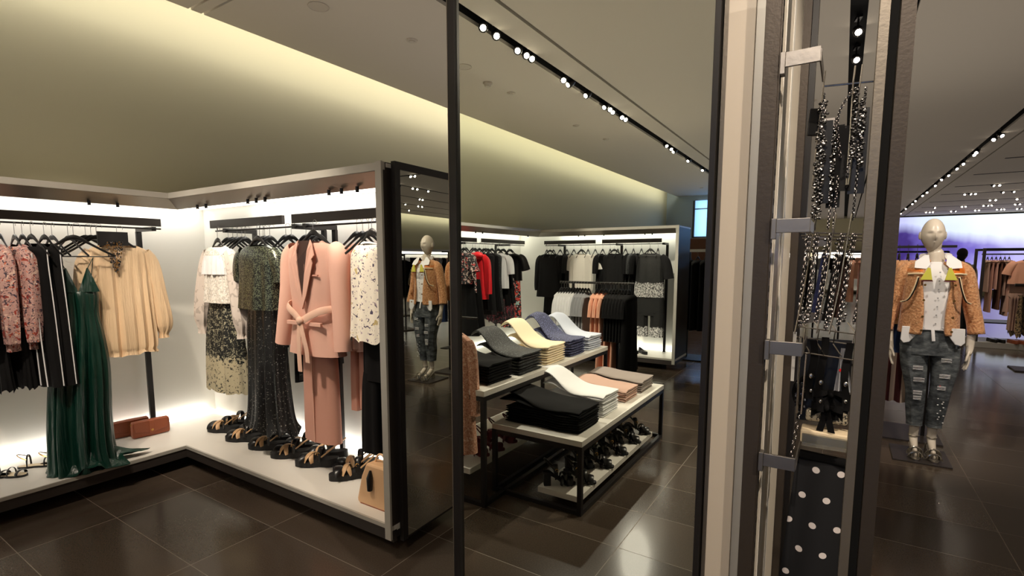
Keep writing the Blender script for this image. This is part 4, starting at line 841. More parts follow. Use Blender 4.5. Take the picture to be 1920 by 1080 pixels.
# ditsy blouse and black trousers by the end frame
t = thing('print_blouse', 'ivory blouse with small dark print beside the end frame of the bay', 'blouse', (-2.10, YG-0.06, ZG-0.01), 0)
b = MB(); body(b, [(0.0, 0.07, 0.03, 0), (-0.012, 0.10, 0.04, 0), (-0.04, 0.135, 0.05, 0), (-0.09, 0.155, 0.055, 0.002), (-0.3, 0.155, 0.062, 0.005), (-0.52, 0.165, 0.075, 0.008)], n=80, k=8, seed=23, drop=0.04, ragged=0.02); b.build('bodice', 'ditsy_ivory', t)
b = MB(); b.torus((0, -0.006, -0.018), 0.066, 0.006, Matrix.Rotation(-0.5, 3, 'X'), 24, 6, 0.6); b.build('collar_band', 'white_cloth', t)
hang((-2.10, YG-0.06, ZG+0.02), 0, 'black hanger of the ivory print blouse', wd=0.15, drop=0.07, hook=0.1)
t = thing('black_trousers', 'wide black trousers hanging under the ivory print blouse', 'trousers', (-2.09, YG-0.02, 1.12), 0)
b = MB(); trousers(b, 0.70, 0.125, 0.05, seed=3, hemw=0.075, fold=0.005); b.build('legs', 'black_cloth', t)
# black side hung garments filling the rails
side = [(-3.90, 'black_dotted', 0.9), (-3.50, 'charcoal_cloth', 0.62), (-3.455, 'black_cloth', 0.75), (-2.97, 'black_cloth', 0.9), (-2.925, 'sequin_black', 0.88), (-2.88, 'black_cloth', 0.85), (-2.835, 'black_dotted', 0.8)]
for k, (x, m_, h_) in enumerate(side[1:]):
    lab = ['charcoal top hanging edge on between the lace blouse and the sequin top', 'black dress hanging edge on just left of the sequin top', 'black garment hanging edge on just right of the sequin top', 'black glitter garment edge on between the sequin top and the pink suit', 'black garment edge on behind the left sleeve of the pink suit', 'dotted black garment edge on behind the pink suit'][k]
    top_thing('black_shirt', lab, 'garment', (x, 2.135, ZG), PI/2, m_, 0.135, h_, 0.018, 0.14, 0.004, [(0.11, 0, -0.055, 0.018), (0.13, 0, -0.12, 0.02), (0.14, 0, -0.3, 0.018), (0.14, 0, -0.42, 0.016)], seed=k+30, k=5)
    hang((x, 2.12, ZG+0.02), PI/2, 'black hanger of the edge on garment, %s along the front rail' % ORD[k], wd=0.17)
top_thing('sheer_blouse', 'ivory sheer blouse hanging edge on behind the lace blouse', 'blouse', (-3.50, 2.135, ZG), PI/2, 'sheer_ivory', 0.135, 0.85, 0.018, 0.14, 0.004, None, seed=44, k=5)
for k, x in enumerate((-3.80, -3.74, -3.68, -3.62, -3.58, -3.40, -3.34, -3.28, -3.1, -3.04)): hang((x, 2.06, ZG+0.02), PI/2+0.05*(k % 3-1), 'bare black hanger in the dense row behind the lace blouse and sequin top', 'bare hangers on the front rail', wd=0.16)
# sandals on the platform, seven pairs facing out
base = sandal('x', None, L=0.285, W=0.108)
prs = [(-4.01, 2.09), (-3.70, 2.06), (-3.43, 2.06), (-3.15, 2.07), (-2.90, 2.07), (-2.66, 2.07)]
k = 0
rnd = random.Random(8)
prs = [(-4.00, 2.10, -1.15), (-3.68, 2.07, -1.05), (-3.38, 2.07, -1.05), (-3.10, 2.07, -1.05), (-2.83, 2.07, -1.05), (-2.50, 2.06, -0.72)]
for k, (x, y, a) in enumerate(prs):
    n = Vector((math.cos(a), math.sin(a), 0)); pw = 0.060
    for s, nm in ((-1, 'rear'), (1, 'front')):
        p = Vector((x, y, PZ))+Vector((math.cos(a)*s*pw, math.sin(a)*s*pw, 0))*(1 if a < 0 else -1)+Vector((0, -0.01*s, 0))
        lab = '%s black platform sandal with tan cross straps, %s pair from the left on the platform' % (nm, ORD[k])
        if k == 0 and s == -1: base.location = p; base.rotation_euler = (0, 0, a-PI*0.0); base['label'] = lab
        else: dup(base, p, a+rnd.uniform(-0.06, 0.06), lab)
# tan structured bag
t = thing('handbag', 'tan leather handbag with tassel leaning by the end frame on the platform', 'bag', (-2.03, 1.85, PZ), 0)
b = MB(); out = [(-0.14, 0.0), (0.14, 0.0), (0.15, 0.02), (0.125, 0.16), (0.09, 0.24), (-0.07, 0.24), (-0.11, 0.16), (-0.15, 0.02)]; flat_piece(b, out, -0.045, 0.09); b.build('bag_body', 'camel_leather', t, smooth=False, bevel=0.012)
b = MB(); b.box((-0.125, -0.043, 0.0), (0.125, 0.043, 0.006)); b.build('base_edge', 'brown_leather', t, smooth=False)
b = MB(); b.tube([(-0.05+0.05*math.cos(PI-PI*i/12)+0.05, 0, 0.20+0.09*math.sin(PI*i/12)) for i in range(13)], 0.006, 8); b.build('handle', 'camel_leather', t)
b = MB(); b.tube([(-0.03, -0.05, 0.21), (-0.03, -0.056, 0.17), (-0.032, -0.056, 0.10)], [0.006, 0.018, 0.014], 10); b.build('tassel', 'black_leather', t)

# ------------------------------------------------------------------ what the tall mirror shows (it stands behind and left of the photographer)
def vy(y): return 2.71-y          # distance seen in the mirror -> real y
R_ = ' in the tall mirror'
LS = [(0.14, 0, -0.055, 0.04), (0.19, 0, -0.12, 0.05), (0.21, 0, -0.3, 0.046), (0.215, 0, -0.55, 0.04)]
def side_top(name, lab, cat, x, yv, m_, w_, h_, sl=None, **kw):
    t = top_thing(name, lab, cat, (x, vy(yv), ZG), 0, m_, w_, h_, kw.pop('d', 0.04), kw.pop('hem', None), kw.pop('fold', 0.008), sl, **kw)
    hang((x, vy(yv), ZG+0.015), 0, 'black hanger of the '+lab, wd=0.16); return t
side_top('print_blouse', 'mosaic print top'+R_+' beside its left post', 'top', -4.12, 5.14, 'mosaic_print', 0.2, 0.40, SHORT, seed=1, hem=0.21)
side_top('print_blouse', 'second mosaic print top from the left'+R_, 'top', -4.16, 5.30, 'mosaic_print', 0.2, 0.52, None, seed=2)
for k, yv in enumerate((5.22, 5.36)):
    t = thing('black_trousers', 'wide black trousers%s under the mosaic print top, %s one' % (R_, ORD[k]), 'trousers', (-4.10, vy(yv), 1.25), 0)
    b = MB(); body(b, [(0, 0.15, 0.05, 0.002), (-0.3, 0.19, 0.06, 0.006), (-0.72, 0.24, 0.08, 0.012)], k=6, seed=k); b.build('legs', 'black_cloth', t)
side_top('red_blouse', 'bright red silk blouse with neck bow'+R_, 'blouse', -4.14, 5.52, 'red_silk', 0.19, 0.62, LS, seed=3, fold=0.012, hem=0.2, k=6)
b = MB(); b.ell((-4.06, vy(5.47), 1.56), 0.09, 0.05, 0.05, 12, 8); b.ell((-4.14, vy(5.47), 1.52), 0.06, 0.05, 0.08, 12, 8); tag(b.build('neck_bow', 'red_silk'), 'red silk bow tied at the neck of the red blouse'+R_, 'bow')
for k, (yv, h_, m_) in enumerate([(5.66, 0.78, 'black_cloth'), (5.76, 0.85, 'charcoal_cloth'), (5.86, 0.80, 'black_cloth'), (5.94, 0.82, 'black_dotted')]):
    side_top('black_dress', '%s black garment right of the red blouse%s' % (ORD[k], R_), 'dress', -4.17, yv, m_, 0.18, h_, None, seed=k+5, hem=0.22)
side_top('white_blouse', 'plain white blouse between black garments'+R_, 'blouse', -4.12, 6.05, 'white_cloth', 0.17, 0.50, LS[:3], seed=6)
for k, (yv, h_, m_) in enumerate([(6.12, 0.75, 'black_cloth'), (6.22, 0.72, 'black_crepe')]):
    side_top('black_dress', 'black garment %s right of the white blouse%s' % (['just', 'second'][k], R_), 'dress', -4.17, yv, m_, 0.18, h_, None, seed=k+15, hem=0.22)
for k, yv in enumerate((5.98, 6.12, 6.22)):
    t = thing('print_skirt', 'plum and black print skirt%s below the black garments, %s one' % (R_, ORD[k]), 'skirt', (-4.15, vy(yv), 0.95), 0)
    b = MB(); body(b, [(0, 0.17, 0.04, 0.003), (-0.3-0.04*k, 0.2, 0.05, 0.008)], k=6, seed=k, rings=10, ragged=0.02); b.build('skirt_panel', 'plum_print', t)
side_top('leather_shirt', 'black leather look top'+R_+' corner', 'top', -4.12, 6.36, 'black_leather', 0.2, 0.40, SHORT, seed=9)
t = thing('print_trousers', 'red, black and white ethnic print trousers%s at the bay corner' % R_, 'trousers', (-4.11, vy(6.36), 1.24), 0)
b = MB(); body(b, [(0, 0.15, 0.04, 0.002), (-0.4, 0.17, 0.05, 0.004), (-0.74, 0.18, 0.055, 0.006)], k=5, seed=4); b.build('legs', 'ethnic_print', t)
for k in range(9): hang((-4.2, vy(5.25+0.15*k), ZG+0.02), 0.05*(k % 3), 'bare black hanger on the left rail'+R_, 'bare hangers of the mirrored left rail', wd=0.15)
# far end run: clothes face +y (towards the mirror)
YB2 = vy(7.10)
def face2(name, lab, cat, x, m_, w_, h_, sl, **kw):
    t = top_thing(name, lab, cat, (x, YB2, ZG), PI, m_, w_, h_, 0.06, kw.pop('hem', None), kw.pop('fold', 0.006), sl, **kw)
    hang((x, YB2, ZG+0.015), PI, 'black hanger of the '+lab, wd=0.16, drop=0.08); return t
face2('blazer', 'black long blazer'+R_+', leftmost of the end run', 'blazer', -3.86, 'charcoal_cloth', 0.22, 0.68, LONG, seed=4, hem=0.24)
t = thing('black_skirt', 'black skirt under the long blazer'+R_, 'skirt', (-3.8, YB2, 0.96), PI)
b = MB(); body(b, [(0, 0.15, 0.05, 0.002), (-0.34, 0.17, 0.06, 0.006)], seed=1, rings=10); b.build('skirt_panel', 'black_cloth', t)
face2('white_tee', 'loose white short sleeved tee'+R_, 'tee', -3.32, 'white_tee', 0.2, 0.55, SHORT, seed=5, hem=0.19, fold=0.010)
face2('black_vest', 'black wide strap vest'+R_+' beside the white tee', 'top', -2.80, 'black_crepe', 0.17, 0.75, None, seed=6, drop=0.16, hem=0.21)
face2('lace_shirt', 'black top with white lace border'+R_, 'top', -2.27, 'lace_top', 0.2, 0.62, [(0.15, 0, -0.055, 0.05), (0.21, 0, -0.12, 0.065), (0.25, 0, -0.25, 0.066), (0.27, 0, -0.36, 0.07)], seed=7, smat='charcoal_cloth', hem=0.21)
t = thing('lace_trousers', 'black cropped trousers with lace hems'+R_, 'trousers', (-2.26, YB2, 1.0), PI)
b = MB(); trousers(b, 0.58, 0.2, 0.06, seed=5, hemw=0.095, fold=0.004, gap=0.012); b.build('legs', 'lace_trousers', t)
for k, (x, m_) in enumerate([(-3.62, 'black_cloth'), (-3.56, 'charcoal_cloth'), (-3.05, 'black_cloth'), (-2.60, 'black_cloth'), (-2.55, 'black_dotted'), (-2.50, 'black_cloth')]):
    top_thing('black_shirt', '%s black edge on garment of the end run from the left%s' % (ORD[k], R_), 'garment', (x, vy(7.2), ZG), PI/2, m_, 0.16, 0.6, 0.025, 0.18, 0.005, LS[:3], seed=k)
for k in range(16): hang((-3.95+0.118*k, vy(7.16), ZG+0.02), PI/2+0.06*(k % 3-1), 'bare black hanger on the end rail'+R_, 'bare hangers of the mirrored end rail', wd=0.15)
for k, x in enumerate((-2.46, -2.33)):
    t = thing('court_shoe', 'black pointed court shoe on the platform%s, %s one' % (R_, ['left', 'right'][k]), 'shoe', (x, vy(7.08), PZ), PI*0.75)
    o = sole_outline(0.24, 0.075); b = MB(); b.loft([[(x_, y_, 0) for x_, y_ in o], [(x_*1.03, y_, 0.03+0.02*max(0, y_/0.12)) for x_, y_ in o], [(x_*0.85, y_, 0.045+0.03*max(0, y_/0.12)) for x_, y_ in o], [(x_*0.6, y_*0.8+0.02, 0.04) for x_, y_ in o]]); b.build('upper', 'black_leather', t)
    b = MB(); b.box((-0.02, 0.07, 0), (0.02, 0.11, 0.012)); b.build('heel', 'rubber_sole', t)
# rack in front of the end run
YR = vy(5.25); XA, XB = -2.72, -1.84
t = thing('garment_rack', 'low black garment rack with white, peach and black tops'+R_, 'rack', ((XA+XB)/2, YR, 0))
hw = (XB-XA)/2
b = MB(); b.tube([(-hw, 0, 1.25), (hw, 0, 1.25)], 0.013, 10); b.build('top_bar', 'black_metal', t)
for s in (-1, 1):
    b = MB(); b.box((s*hw*0.62-0.012, -0.012, 0.02), (s*hw*0.62+0.012, 0.012, 1.24)); b.build('post', 'black_metal', t, smooth=False)
b = MB(); b.box((-hw*0.75, -0.22, 0), (hw*0.75, 0.22, 0.02)); b.build('base_plate', 'black_metal', t, smooth=False)
def rackrow(x0, n, dx, m_, h_, nm, lab, grp, cat='top', w_=0.17):
    t = thing(nm, lab, cat, (x0, YR, 1.135), PI/2, grp)
    b = MB(); body(b, prof_top(w_, h_, 0.018, w_*1.05, 0.004), n=44, rings=16, k=4, seed=3, drop=0.03); b.build('bodice', m_, t)
    for s in (-1, 1):
        b = MB(); sleeve(b, [(s*0.14, 0, -0.05, 0.022), (s*0.18, 0, -0.12, 0.028), (s*0.20, 0, -0.25, 0.026)], n=12, rings=8, seed=2); b.build('sleeve', m_, t)
    for k in range(n):
        x = x0+dx*k
        if k: dup(t, (x, YR, 1.135), PI/2)
        hang((x, YR, 1.145), PI/2, 'black hanger of the '+lab, 'hangers of the '+grp, wd=0.17, drop=0.085, hook=0.115)
rackrow(-2.70, 7, 0.033, 'white_cloth', 0.42, 'white_shirt', 'white short top on the low rack'+R_, 'white tops on the mirrored rack')
rackrow(-2.47, 4, 0.035, 'grey_knit', 0.44, 'grey_shirt', 'grey knit top on the low rack'+R_, 'grey tops on the mirrored rack')
rackrow(-2.26, 3, 0.05, 'peach_cloth', 0.5, 'peach_shirt', 'peach top on the low rack'+R_, 'peach tops on the mirrored rack')
rackrow(-2.10, 7, 0.034, 'black_crepe', 0.5, 'black_shirt', 'black top on the low rack'+R_, 'black tops on the mirrored rack', w_=0.18)
t = thing('black_dress', 'long black dress at the right end of the low rack'+R_, 'dress', (-1.885, YR, 1.135), PI/2)
b = MB(); body(b, prof_top(0.19, 0.84, 0.05, 0.25, 0.008), k=5, seed=8); b.build('gown', 'black_cloth', t)
for k, x in enumerate((-2.20, -2.12, -2.04)):
    t = thing('peach_trousers', 'peach trousers hanging under the low rack%s, %s one' % (R_, ORD[k]), 'trousers', (x, YR+0.02, 0.66), PI/2)
    b = MB(); body(b, [(0, 0.1, 0.02, 0.002), (-0.5, 0.12, 0.024, 0.004)], n=36, rings=8, k=3, seed=k); b.build('legs', 'peach_cloth', t)
b = MB()
for k in range(40):
    a = k*0.8; b.ell((-2.45+0.05*math.sin(k), YR+0.07*math.cos(k*1.7), 0.66+0.04*math.sin(k*2.3)), 0.05, 0.012, 0.04, 6, 4, Matrix.Rotation(a, 3, 'Z')@Matrix.Rotation(a*0.7, 3, 'X'))
tag(b.build('feather_trim', 'black_cloth'), 'black feathery trim below the grey tops of the low rack'+R_, 'trim')
# tables
def frame_table(name, lab, x0, x1, y0, y1, z, shelf=None):
    """white topped table on a black square tube frame"""
    t = thing(name, lab, 'table', ((x0+x1)/2, (y0+y1)/2, 0)); a, c = (x1-x0)/2, (y1-y0)/2; r = 0.014
    b = MB(); b.box((-a, -c, z-0.035), (a, c, z)); b.build('tabletop', 'white_lacquer', t, smooth=False, bevel=0.002)
    for sx in (-1, 1):
        for sy in (-1, 1):
            b = MB(); b.box((sx*(a-r)-r, sy*(c-r)-r, 0), (sx*(a-r)+r, sy*(c-r)+r, z-0.0355)); b.build('leg', 'black_metal', t, smooth=False)
    for zz0 in (z-0.0635, 0.0):
        for sx in (-1, 1):
            b = MB(); b.box((sx*(a-r)-r*0.96, -c+2*r+0.0005, zz0), (sx*(a-r)+r*0.96, c-2*r-0.0005, zz0+2*r*0.96)); b.build('side_rail', 'black_metal', t, smooth=False)
        for sy in (-1, 1):
            b = MB(); b.box((-a+2*r+0.0005, sy*(c-r)-r*0.96, zz0), (a-2*r-0.0005, sy*(c-r)+r*0.96, zz0+2*r*0.96)); b.build('end_rail', 'black_metal', t, smooth=False)
    if shelf:
        sx0, sx1, sy0, sy1, sz = shelf
        b = MB(); b.box((sx0-(x0+x1)/2, sy0-(y0+y1)/2, sz-0.035), (sx1-(x0+x1)/2, sy1-(y0+y1)/2, sz)); b.build('shelf', 'white_lacquer', t, smooth=False)
    return t
frame_table('display_table', 'low white table on black frame with black and white trousers'+R_, -1.84, -1.205, vy(4.24), vy(2.62), 0.455, (-1.52, -1.235, vy(4.05), vy(2.66), 0.095))
frame_table('display_table', 'taller white table on black frame with patterned trousers'+R_, -2.42, -1.742, vy(4.31), vy(2.40), 0.725, (-2.40, -1.90, vy(3.9), vy(2.46), 0.19))
def fold_piece(name, m_, lab, cat, lx, ly, th, seed, loc, grp, curve=0.0, top=False):
    """one folded garment: lies flat, the folded edge towards the aisle (+x)"""
    rnd = random.Random(seed); b = MB(); n = 22; rings = []
    for i in range(n):
        u = i/(n-1); x = -lx/2+lx*u; s = 1.0 if 0.04 < u < 0.96 else 0.55
        zc = curve*(1.15*math.exp(-((u-0.16)/0.30)**2))*(1-u)**0.4; tp = (0.66+0.34*min(1, u/0.55)) if curve > 0.04 else 1.0; ring = []
        for j in range(20):
            a = 2*PI*j/20; y = ly/2*tp*sg(math.cos(a), 0.35)*(1-0.04*math.sin(u*9+seed)); z = th/2*s*sg(math.sin(a), 0.6)+th/2
            ring.append((x, y, z+zc+0.0025*math.sin(u*13+seed+3*math.cos(a))+(0.005 if top else 0)*math.sin(5*y/ly*3+u*4)-(0.18*curve*(abs(y)/(ly/2))**2*(1-u) if curve > 0.04 else 0)))
        rings.append(ring)
    b.loft(rings); o = b.build(name, m_); o.location = loc; return tag(o, lab, cat, grp)
def stack(x, yv, z, n, m_, lx, ly, th, what, table, curve=0.10, seed=0):
    rnd = random.Random(seed); grp = '%s stack on the mirrored %s table' % (what, table); W_ = 'the %s stack on the %s table in the tall mirror' % (what, table)
    proto = None
    for k in range(n):
        loc = (x+rnd.uniform(-0.006, 0.006), vy(yv)+rnd.uniform(-0.005, 0.005), z+th*k)
        if k == n-1:
            fold_piece('folded_trousers', m_, 'top piece of '+W_, 'trousers', lx*1.25, ly*1.02, th, seed+7, (x-lx*0.12, vy(yv), z+th*k+0.001), None, curve*1.0, True)
        elif k == n-2:
            fold_piece('folded_trousers', m_, 'second piece down of '+W_, 'trousers', lx*1.1, ly, th, seed+3, (x-lx*0.05, vy(yv), z+th*k), None, curve*0.45)
        elif proto is None:
            proto = fold_piece('folded_trousers', m_, 'lower piece of '+W_, 'trousers', lx, ly, th*0.97, seed, loc, grp)
        else:
            c = proto.copy(); COL.objects.link(c); c.location = loc; c.rotation_euler = (0, 0, rnd.uniform(-0.02, 0.02))
stack(-1.975, 2.66, 0.7255, 7, 'black_cloth', 0.36, 0.27, 0.019, 'plain black', 'tall', 0.05, 1)
stack(-1.965, 3.02, 0.7255, 7, 'black_dotted', 0.36, 0.30, 0.020, 'black dotted', 'tall', 0.14, 2)
stack(-1.965, 3.40, 0.7255, 8, 'cream_cloth', 0.36, 0.28, 0.018, 'cream', 'tall', 0.16, 3)
stack(-1.965, 3.77, 0.7255, 7, 'navy_dotted', 0.36, 0.28, 0.020, 'navy dotted', 'tall', 0.18, 4)
stack(-1.965, 4.12, 0.7255, 7, 'pale_blue', 0.36, 0.28, 0.018, 'pale blue', 'tall', 0.16, 5)
stack(-1.53, 2.86, 0.4555, 9, 'black_cloth', 0.52, 0.31, 0.0155, 'black', 'low', 0.06, 11)
stack(-1.50, 3.24, 0.4555, 10, 'white_cloth', 0.44, 0.28, 0.0145, 'white', 'low', 0.12, 12)
stack(-1.46, 3.66, 0.4555, 5, 'rose_cloth', 0.36, 0.26, 0.018, 'dusty rose', 'low', 0.03, 13)
stack(-1.46, 4.00, 0.4555, 6, 'grey_cloth', 0.38, 0.28, 0.016, 'taupe grey', 'low', 0.02, 14)
hs = sandal('black block heel sandal on the low shelf, nearest pair, left shoe', None, 'heel', 'heeled_sandal', 0.21, 0.078, 'black_leather', 'black_leather')
k = 0
for i, yv in enumerate((2.80, 3.10, 3.38, 3.66, 3.90)):
    for s, nm in ((-1, 'left'), (1, 'right')):
        loc = (-1.37+0.05*s, vy(yv+0.045*s), 0.0955); lab = 'black heeled sandal under the low table%s, %s of %s pair' % (R_, nm, ORD[i])
        if k == 0: hs.location = loc; hs.rotation_euler = (0, 0, 0.95); hs['label'] = lab
        else: dup(hs, loc, 0.95+0.1*s, lab)
        k += 1
rsn = sandal('x', None, 'heel', 'heeled_sandal', 0.22, 0.078, 'wine_cloth', 'wine_cloth', 'wine_cloth')
for i, (x, yv) in enumerate([(-2.02, 2.66), (-1.99, 2.80), (-2.0, 2.98), (-1.97, 3.12)]):
    lab = '%s dark red sandal from the left under the tall table%s' % (ORD[i], R_)
    if i == 0: rsn.location = (x, vy(yv), 0.1905); rsn.rotation_euler = (0, 0, 1.1); rsn['label'] = lab
    else: dup(rsn, (x, vy(yv), 0.1905), 1.1, lab)
# rose lace dress on a bracket stand at the near end of the taller table
t = thing('lace_dress', 'dusty rose lace dress beside the left post of the tall mirror, reflected in it', 'dress', (-1.99, vy(2.42), 1.06), PI)
b = MB(); body(b, prof_top(0.15, 0.74, 0.05, 0.17, 0.006, 0.06), k=6, seed=4, drop=0.05); b.build('gown', 'rose_lace', t)
b = MB(); sleeve(b, [(-0.12, 0, -0.05, 0.03), (-0.145, 0, -0.12, 0.036), (-0.165, 0, -0.35, 0.03), (-0.17, 0, -0.5, 0.028)]); b.build('sleeve', 'rose_lace', t)
hang((-1.99, vy(2.42), 1.07), PI, 'black hanger of the dusty rose lace dress', wd=0.13, drop=0.06, hook=0.1)
t = thing('garment_stand', 'thin black stand holding the rose lace dress'+R_, 'stand', (-2.3, vy(2.42), 0))
b = MB(); b.tube([(0, 0, 0.015), (0, 0, 1.155), (0.50, 0, 1.155)], 0.008, 8); b.build('post', 'black_metal', t)
b = MB(); b.box((-0.12, -0.12, 0), (0.12, 0.12, 0.014)); b.build('base_plate', 'black_metal', t, smooth=False)
# dark rack and fixtures beyond the far bay end
YD = vy(8.0)
t = thing('garment_rack', 'dark rack of long dark garments at the right edge of the tall mirror', 'rack', (-1.5, YD, 0))
b = MB(); b.box((-0.6, -0.02, 1.62), (0.9, 0.02, 1.66)); b.build('top_bar', 'grey_metal', t, smooth=False)
for x in (-0.45, 0.75):
    b = MB(); b.box((x-0.015, -0.015, 0.02), (x+0.015, 0.015, 1.62)); b.build('post', 'black_metal', t, smooth=False)
b = MB(); b.box((-0.6, -0.25, 0), (0.9, 0.25, 0.02)); b.build('base_plate', 'black_metal', t, smooth=False)
for k in range(9):
    x = -1.95+0.12*k
    t = thing('long_coat', 'long dark coat on the dark rack at the right edge of the tall mirror', 'coat', (x, YD, 1.5), PI/2+0.2, 'dark coats at the mirror edge')
    b = MB(); body(b, prof_top(0.2, 1.05, 0.04, 0.2, 0.006), n=40, rings=14, k=4, seed=k); b.build('coat_body', ['black_cloth', 'black_crepe', 'wine_cloth'][k % 3 if k > 4 else k % 2], t)
    hang((x, YD, 1.51), PI/2+0.2, 'silver grey hanger on the dark rack at the right edge of the tall mirror', 'hangers of the dark rack')
t = thing('wall_cabinet', 'brown and pale wall fixture below the high window, reflected in the tall mirror', 'cabinet', (-3.2, YB+0.6, 0))
b = MB(); b.box((-1.4, -0.5, 0), (0.6, 0.5, 2.1)); b.build('cabinet_body', 'brown_cloth', t, smooth=False)
b = MB(); b.box((0.61, -0.5, 0), (1.4, 0.45, 2.12)); b.build('side_case', 'black_metal', t, smooth=False); b = MB(); b.box((1.0, 0.451, 1.6), (1.35, 0.47, 2.05)); b.build('display_sheet', 'cream_cloth', t, smooth=False)

# ------------------------------------------------------------------ accessory frame contents
YA = 1.335
for k, (zc, lab) in enumerate([(1.943, 'top steel bracket of the accessory frame'), (1.578, 'second steel bracket from the top of the accessory frame, at chain height'), (1.295, 'third steel bracket from the top, beside the black bows'), (1.02, 'lowest steel bracket, beside the polka dot scarf')]):
    t = thing('steel_bracket', lab, 'bracket', (-0.1438, YA, zc), 0)
    b = MB(); b.box((0, -0.006, -0.030), (0.010, 0.02, 0.017)); b.build('mount_plate', 'brushed_steel', t, smooth=False, bevel=0.001)
    b = MB(); b.box((0.010, -0.004, -0.016), (0.078, 0.002, 0.016)); b.build('arm', 'brushed_steel', t, smooth=False, bevel=0.001)
    b = MB(); b.box((0.076, 0.002, -0.014), (0.079, 0.16, 0.012)); b.build('side_arm', 'brushed_steel', t, smooth=False)
for k, (zc, lab) in enumerate([(1.93, 'rear steel bracket behind the top one'), (1.56, 'rear steel bracket behind the second one'), (1.31, 'rear steel bracket behind the third one'), (1.06, 'rear steel bracket at knee height behind the lowest one')]):
    t = thing('steel_bracket', lab+' on the rear upright', 'bracket', (-0.1075, 1.955, zc), 0)
    b = MB(); b.box((0, -0.006, -0.030), (0.008, 0.02, 0.017)); b.build('mount_plate', 'brushed_steel', t, smooth=False)
    b = MB(); b.box((0.008, -0.004, -0.016), (0.060, 0.002, 0.016)); b.build('arm', 'brushed_steel', t, smooth=False)
YC = 1.5
t = thing('wire_holder', 'chromed wire bar and prongs at the top of the accessory frame', 'wire holder', (0, YC, 1.92))
b = MB(); b.tube([(-0.066, -0.0, 0.0), (0.062, 0.0, -0.008)], 0.0022, 6); b.build('cross_wire', 'chrome', t)
for x0, x1 in ((-0.062, -0.075), (-0.002, -0.004), (0.012, 0.0)):
    b = MB(); b.tube([(x0, -0.004, 0.035), (x0-0.002, -0.004, 0.0), (x0+(x1-x0)*0.6, -0.006, -0.12), (x1, -0.006, -0.24)], 0.0018, 6); b.build('prong', 'chrome', t)
t = thing('wire_holder', 'chromed wire rack with prongs across the middle of the accessory frame', 'wire holder', (0, YC, 1.566))
for dy, dz in ((0.0, 0.0), (0.05, -0.006), (0.10, -0.012)):
    b = MB(); b.tube([(-0.096, dy, dz+0.004), (0.062, dy, dz-0.006)], 0.0020, 6); b.build('cross_wire', 'chrome', t)
for x0, x1 in ((-0.062, -0.093), (-0.02, -0.045), (0.012, -0.018)):
    b = MB(); b.tube([(x0, -0.006, 0.045), (x0-0.004, -0.006, 0.0), (x0+(x1-x0)*0.5, -0.008, -0.13), (x1, -0.008, -0.25)], 0.0018, 6); b.build('prong', 'chrome', t)
t = thing('wire_basket', 'chromed wire grid holding the bows below the chains', 'wire holder', (0, YC, 1.33))
for dz, dy in ((0.0, 0.0), (-0.028, 0.01), (-0.06, -0.03)):
    b = MB(); b.tube([(-0.095, dy, dz), (0.05, dy, dz-0.012)], 0.0018, 6); b.build('cross_wire', 'chrome', t)
for x in (-0.085, -0.055, -0.02, 0.02):
    b = MB(); b.tube([(x, 0.06, 0.01), (x+0.015, 0.0, -0.005), (x+0.012, 0.005, -0.04), (x+0.03, -0.035, -0.062)], 0.0016, 6); b.build('link_wire', 'chrome', t)
b = MB(); b.tube([(-0.085, -0.03, -0.03), (-0.078, -0.035, -0.06), (-0.076, -0.035, -0.22)], 0.0022, 6); b.tube([(-0.063, -0.035, -0.065), (-0.066, -0.035, -0.22)], 0.0022, 6); b.build('drop_wire', 'chrome', t)
def chain(b, pts, r=0.0042, w=0.0013, sq=1.0):
    P = [Vector(p) for p in pts]; L = sum((P[i+1]-P[i]).length for i in range(len(P)-1)); n = max(3, int(L/(r*1.45))); C = cr([tuple(p) for p in P], n)
    for i in range(n):
        d = (Vector(C[min(i+1, n-1)])-Vector(C[max(i-1, 0)])).normalized(); a = d.orthogonal().normalized(); c = d.cross(a)
        if i % 2: a, c = c, -a
        Mx = Matrix((d, a, c)).transposed()
        b.torus(C[i], r, w, Mx, 8, 4, 0.7)
def necklace(lab, strands, m_='crystal', card=None, beads=None, grp=None, r=0.0042):
    t = thing('necklace', lab, 'necklace', (0, YC, 1.6), 0, grp)
    for s in strands:
        b = MB(); chain(b, [(x, y-YC, z-1.6) for x, y, z in s], r); b.build('chain', 'gunmetal' if m_ != 'crystal' else 'crystal', t)
    if card:
        b = MB(); x, y, z, wx, hz, rot = card; R = Matrix.Rotation(rot, 3, 'Z'); b.obox((x, y-YC, z-1.6), wx, 0.002, hz, R); b.build('card', 'black_plastic', t, smooth=False)
    if beads:
        b = MB(); rnd = random.Random(int(beads[0]*1000) & 255)
        x0, y0, z0, z1, wx, n = beads
        for i in range(n): b.ell((x0+rnd.uniform(-wx, wx), y0-YC+rnd.uniform(-0.006, 0.006), z0+(z1-z0)*i/n-1.6), 0.0042, 0.0042, 0.0036, 6, 4)
        b.build('bead_strand', 'crystal', t)
    return t
necklace('crystal necklace on a black card at the left of the upper accessory row', [[(-0.062, 1.50, 1.90), (-0.060, 1.50, 1.75), (-0.063, 1.50, 1.62), (-0.065, 1.50, 1.575)]], 'crystal', (-0.052, 1.51, 1.74, 0.026, 0.20, 0.1), (-0.062, 1.495, 1.88, 1.60, 0.010, 170))
necklace('dark chain necklace beside the crystal one in the upper accessory row', [[(-0.035, 1.52, 1.84), (-0.033, 1.52, 1.72), (-0.036, 1.52, 1.58)]], 'steel', (-0.030, 1.53, 1.73, 0.030, 0.20, -0.2), (-0.034, 1.515, 1.82, 1.64, 0.006, 60))
